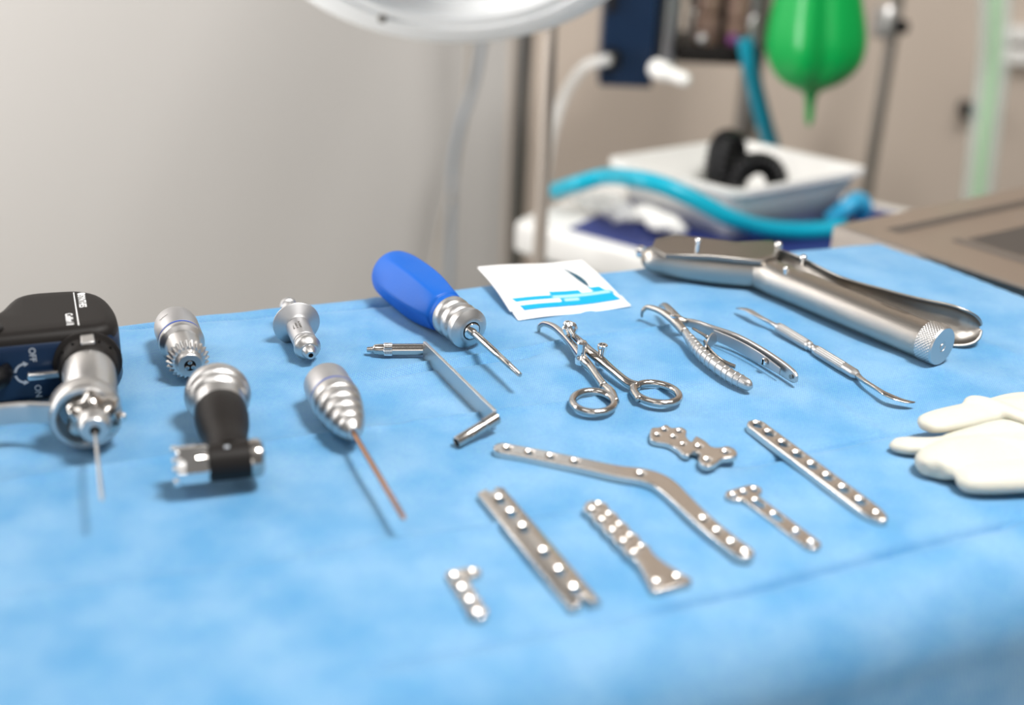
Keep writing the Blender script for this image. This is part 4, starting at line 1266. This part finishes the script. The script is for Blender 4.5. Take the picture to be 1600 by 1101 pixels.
# --- tray with black breathing hose rings
def tray():
    rim = [W(942, 246, HC + 62), W(1155, 299, HC + 62), W(1362, 262, HC + 62), W(1150, 228, HC + 62)]
    rim[3] = rim[0] + rim[2] - rim[1]
    ctr = sum(rim, Vector()) / 4
    root = thing('plastic_tray', 'white plastic tray holding black rubber rings on the cart', 'tray', (ctr.x, ctr.y, T + HC * .001 + .003), heading(rim[0], rim[1]))
    e1 = (rim[1] - rim[0]); e2 = (rim[3] - rim[0])
    def ringpts(sc, z, rr=.18, n=8):
        out = []
        for sx, sy, a0 in ((1, -1, -90), (1, 1, 0), (-1, 1, 90), (-1, -1, 180)):
            for k in range(n + 1):
                t = math.radians(a0 + 90 * k / n)
                u = sx * (.5 - rr * .5) + .5 * rr * math.cos(t); v = sy * (.5 - rr * .5) + .5 * rr * math.sin(t)
                out.append(ctr.xy.to_3d() + e1 * u * sc + e2 * v * sc + Vector((0, 0, z)))
        for p in out: p.z = z
        return out
    zb = T + HC * .001 + .0035; zt_ = zb + .058
    rs = [ringpts(1.0, zt_ - .006), ringpts(1.0, zt_), ringpts(.94, zt_), ringpts(.93, zt_ - .004), ringpts(.74, zb + .006), ringpts(.70, zb + .004)]
    inn = MB().rings(rs, cap=False)
    n = len(rs[0]); o_ = len(inn.v); inn.f.append(tuple(range(o_ - n, o_)))
    rs2 = [ringpts(1.0, zt_ - .006), ringpts(.955, zt_ - .005), ringpts(.76, zb + .002), ringpts(.72, zb)]
    inn.rings(rs2, cap=False); o_ = len(inn.v); inn.f.append(tuple(range(o_ - n, o_)))
    inn.build('tray_shell', WHITEPL, root, 50)
    return ctr, zb, e1, e2


tc_, tzb, te1, te2 = tray()
for k, (x, y, Rr, wr, lab, yaw) in enumerate(((1136, 258, 32, 11, 'black corrugated rubber ring standing at the far side of the tray', 1.12), (1184, 266, 25, 11, 'black corrugated rubber ring in front, leaning in the tray', .35))):
    base = V(x, y, 1.28 if k else 1.31)
    cz = tzb + .006 + .001 * (Rr + wr) * .98
    base = Vector((base.x, base.y, cz))
    nr = Vector((math.sin(yaw), -math.cos(yaw), .12))
    mb = MB(); n = nr.normalized(); a_ = Vector((0, 0, 1)) - n * n.z; a_.normalize(); b_ = n.cross(a_)
    seg, ss = 120, 14; vs = []; fs = []
    for i in range(seg):
        t = 2 * PI * i / seg; o_ = a_ * math.cos(t) + b_ * math.sin(t)
        r = wr * (1 + .09 * math.cos(30 * t))
        for j in range(ss):
            q = 2 * PI * j / ss
            vs.append(base + o_ * Rr * .001 + (o_ * math.cos(q) + n * math.sin(q) * 1.2) * r * .001)
            fs.append((i * ss + j, ((i + 1) % seg) * ss + j, ((i + 1) % seg) * ss + (j + 1) % ss, i * ss + (j + 1) % ss))
    o = MB().add(vs, fs).build('rubber_ring', BLACKRB, None, 60)
    tag(solo(o, (base.x, base.y, tzb + .006)), lab, 'rubber ring', 'black rubber rings in the tray')

# --- cyan hose lying across tray and cart
hz = HC + 10
cy = hose('breathing_hose', 'bright cyan hose lying across the cart in front of the white tray', 'hose',
          [W(868, 298, HC + 20), W(900, 288, HC + 40), W(945, 276, HC + 52), W(990, 279, HC + 70), W(1040, 291, HC + 70), W(1090, 314, HC + 58), W(1140, 340, HC + 40), W(1190, 355, HC + 22), W(1250, 360, HC + 12), W(1320, 356, HC + 12)], 8.5, CYANHOSE)
bl = MB().sweep([W(1296, 345, HC + 12), W(1325, 322, HC + 30), W(1340, 312, HC + 32), W(1350, 322, HC + 24), W(1345, 338, HC + 10)], [9, 9, 9, 9, 9], 16).build('hose_loop', BLUEPL, None, 180)
tag(solo(bl, W(1340, 335, HC)), 'light blue plastic hose bend at the tray corner by the steel table', 'hose')
# crumpled clear plastic tubing and packaging
random.seed(4)
def crumple(name, label, a, b, w, h, m, seed, cat='packaging'):
    A_, B_ = W(*a, HC + 4), W(*b, HC + 4); n = 34; k_ = 16
    rows = []
    d = (B_ - A_).normalized(); s_ = d.cross(Vector((0, 0, 1)))
    for i in range(n + 1):
        t = i / n; row = []
        for j in range(k_):
            q = 2 * PI * j / k_
            f = 1 + .55 * noise.noise(Vector((t * 9, math.cos(q) * 1.6, math.sin(q) * 1.6 + seed)))
            tw = math.sin(PI * min(.985, max(.015, t))) ** .5
            row.append(A_.lerp(B_, t) + s_ * math.cos(q) * w * f * tw * .001 + Vector((0, 0, (h + h * math.sin(q) * f * tw) * .001)))
        rows.append(row)
    o = MB().rings(rows).build(name, m, None, 40)
    return tag(solo(o, A_), label, cat)
crumple('plastic_wrapping', 'crumpled clear plastic wrapping lying under the cyan hose', (893, 312), (995, 356), 19, 10, PVC, 1)
crumple('plastic_connector', 'white crumpled plastic connector beside the retractor on the cart', (985, 340), (1070, 376), 12, 10, WHITEPL, 5, 'connector')

# --- anaesthesia machine pieces above the cart
am = V(1100, 60, 1.62)
mach = thing('anaesthesia_machine', 'navy and steel anaesthesia machine with flow tubes, above the cart', 'medical machine', (am.x, am.y, c0.z))
def vb(x0, y0, x1, y1, y, depth, name, m, par=mach, bevel=3):
    p, q = V(x0, y0, y), V(x1, y1, y)
    c = (p + q) / 2 + Vector((0, depth * .0005, 0))
    return MB().box(c, (abs(q.x - p.x) * 1000, depth, abs(q.z - p.z) * 1000)).build(name, m, par, bevel=bevel)
nb = vb(956, -170, 1018, 138, 1.50, 60, 'navy_column', NAVY)
vb(955, -60, 962, 20, 1.49, 40, 'side_fin', BLACKPL)
c = V(1043, 40, 1.54)
MB().lathe(Vector((c.x, c.y, c.z - .06)), Vector((c.x, c.y, c.z + .2)), [(0, 13), (3, 15), (250, 15)], 28).build('steel_cylinder', SATIN, mach)
vb(1060, -170, 1180, -6, 1.60, 60, 'flow_meter_panel', BLACKPL)
vb(1060, 72, 1192, 104, 1.52, 100, 'shelf_bracket', BLACKPL)
for x, w_, m_, hh in ((1078, 8, DARKST, 80), (1098, 17, AMBER, 74), (1122, 7, BLACKPL, 60), (1146, 15, AMBER, 62), (1170, 8, SATIN, 70)):
    c = V(x, 84, 1.55); Hh = 130
    MB().lathe(c, c + Vector((0, 0, .1)), [(0, w_ * .8), (6, w_), (hh * .6, w_), (hh * .66, w_ * .7), (hh * .72, w_), (Hh, w_)], 24).build('flow_tube' if m_ is AMBER else 'valve_stem', m_, mach)
c = V(1097, 60, 1.525); MB().ball(c, 6.5).build('indicator', SATIN, mach, 180)
c = V(1145, 62, 1.525); MB().ball(c, 7).build('dial', PURPLE, mach, 180)
MB().lathe(V(1018, 104, 1.47), V(1080, 128, 1.44), [(0, 8), (4, 11), (22, 11), (24, 8), (46, 7.5), (50, 5)], 20).build('white_handle', WHITEPL, mach)
MB().ball(V(992, 105, 1.505), 5).build('hinge_screw', SATIN, mach, 180)
MB().ball(V(955, 92, 1.49), 13).build('hinge_knob', BLACKRB, mach, 180)
p0 = V(1176, 100, 1.62)
MB().lathe(Vector((p0.x, p0.y, c0.z)), Vector((p0.x, p0.y, 2)), [(0, 30), (6, 30), (10, 14), (900, 14)], 20).build('support_post', DARKST, mach)
hose('tube', 'teal tube hanging from the machine bracket beside the green bag', 'tube', [V(1165, 60, 1.495), V(1172, 100, 1.495), V(1182, 145, 1.495), V(1194, 190, 1.495), V(1206, 232, 1.50), V(1216, 290, 1.47)], 10, TEAL)

# --- green reservoir bag
bagz = lambda py: V(1285, py, 1.42)
btop, bbot = bagz(-150), V(1264, 196, 1.42)
Hb = (btop - bbot).length * 1000
pr = [(0, 1.5), (6, 4), (22, 5), (34, 7), (40, 13), (50, 32), (62, 45), (76, 52.5), (92, 55), (110, 53.5), (135, 48.5), (165, 42), (200, 34), (Hb - 30, 24), (Hb - 8, 15), (Hb, 12)]
def lob(t, s_):
    k = min(1, max(0, (s_ - 30) / 40))
    return 1 + k * (.05 * math.cos(5 * t + .6) - .16 * max(0, math.cos(t - 2.35)) ** 40 - .16 * max(0, math.cos(t + 2.35)) ** 40)
bag = thing('reservoir_bag', 'bright green rubber breathing bag hanging beside the machine', 'breathing bag', bbot)
MB().lathe(bbot, btop, catmull(pr, 3), 90, lob).build('bag_body', GREEN, bag, 180)
MB().lathe(btop, btop + (btop - bbot), [(-12, 14), (-10, 16), (30, 16), (34, 12), (140, 12)], 24).build('neck', BLACKRB, bag)

# --- right side: hose in clear sleeve, wall knob, white rails
sl = thing('sleeved_hose', 'clear sleeve with a green inner tube hanging above the steel table', 'hose', V(1528, 300, 1.55))
pts = [V(1556, -60, 1.55), V(1555, 40, 1.55), V(1550, 120, 1.55), V(1540, 200, 1.55), V(1531, 280, 1.55), V(1524, 340, 1.55), V(1518, 420, 1.55)]
MB().sweep(pts, [20] * 7, 24).build('clear_sleeve', CLEAR, sl, 180)
MB().sweep(pts, [9] * 7, 16).build('green_tube', GREENT, sl, 180)
p = V(1513, 172, YW - .025)
tag(solo(MB().lathe(Vector((p.x, YW, p.z)), Vector((p.x, YW - .05, p.z)), [(0, 10), (28, 14), (36, 14), (40, 10), (41, 0)], 24).build('coat_peg', BLACKRB), (p.x, YW, p.z)), 'small dark round peg fixed on the beige wall', 'wall peg')
for y, lab in ((58, 'white wall bar, upper of the two beside the clear sleeve'), (92, 'white wall bar, lower of the two beside the clear sleeve')):
    a_, b_ = V(1576, y - 15, YW - .04), V(1700, y + 15, YW - .04)
    c = (a_ + b_) / 2; c.y = YW - .02
    o = MB().box(c, (abs(b_.x - a_.x) * 1000, 40, 24)).build('wall_rail', WHITEPL, None, bevel=5)
    tag(solo(o, (c.x, YW, c.z)), lab, 'rail', 'white wall bars')

# --- steel table at the right
def steel_table():
    h = -12
    k = W(1303, 351, h); far = W(1600, 291, h); near = W(1600, 448, h)
    e1 = (far - k).normalized(); e2 = (near - k).normalized()
    root = thing('steel_table', 'brushed steel table with a raised rim, at the end of the draped table', 'table', (k.x, k.y, 0), math.atan2(e1.y, e1.x))
    def P(a, b, z): 
        q = k + e1 * a + e2 * b; q.z = T + z * .001; return q
    LA, LB = .55, .40
    def quad(a0, b0, a1, b1, z): return [P(a0, b0, z), P(a1, b0, z), P(a1, b1, z), P(a0, b1, z)]
    mb = MB()
    rs = [quad(0, 0, LA, LB, h - 40), quad(0, 0, LA, LB, h - 1.5), quad(.0015, .0015, LA - .0015, LB - .0015, h), quad(.026, .026, LA - .026, LB - .026, h), quad(.031, .031, LA - .031, LB - .031, h - 4), quad(.06, .06, LA - .06, LB - .06, h - 5), quad(.064, .064, LA - .064, LB - .064, h - 2.5), quad(.068, .068, LA - .068, LB - .068, h - 3), quad(.082, .082, LA - .082, LB - .082, h - 22)]
    mb.rings(rs).build('table_top', GREYST, root, 30)
    for a, b in ((.04, .04), (LA - .04, .04), (.04, LB - .04), (LA - .04, LB - .04)):
        p = P(a, b, h - 38)
        MB().lathe(Vector((p.x, p.y, 0)), p, [(0, 15), (p.z * 1000, 15)], 16).build('leg', SATIN, root)
    p = P(.245, .12, h - 15)
    MB().ball(V(1590, 345, p.y) if False else W(1590, 347, h - 10), 6).build('drain_knob', CHROME, root, 180)


steel_table()
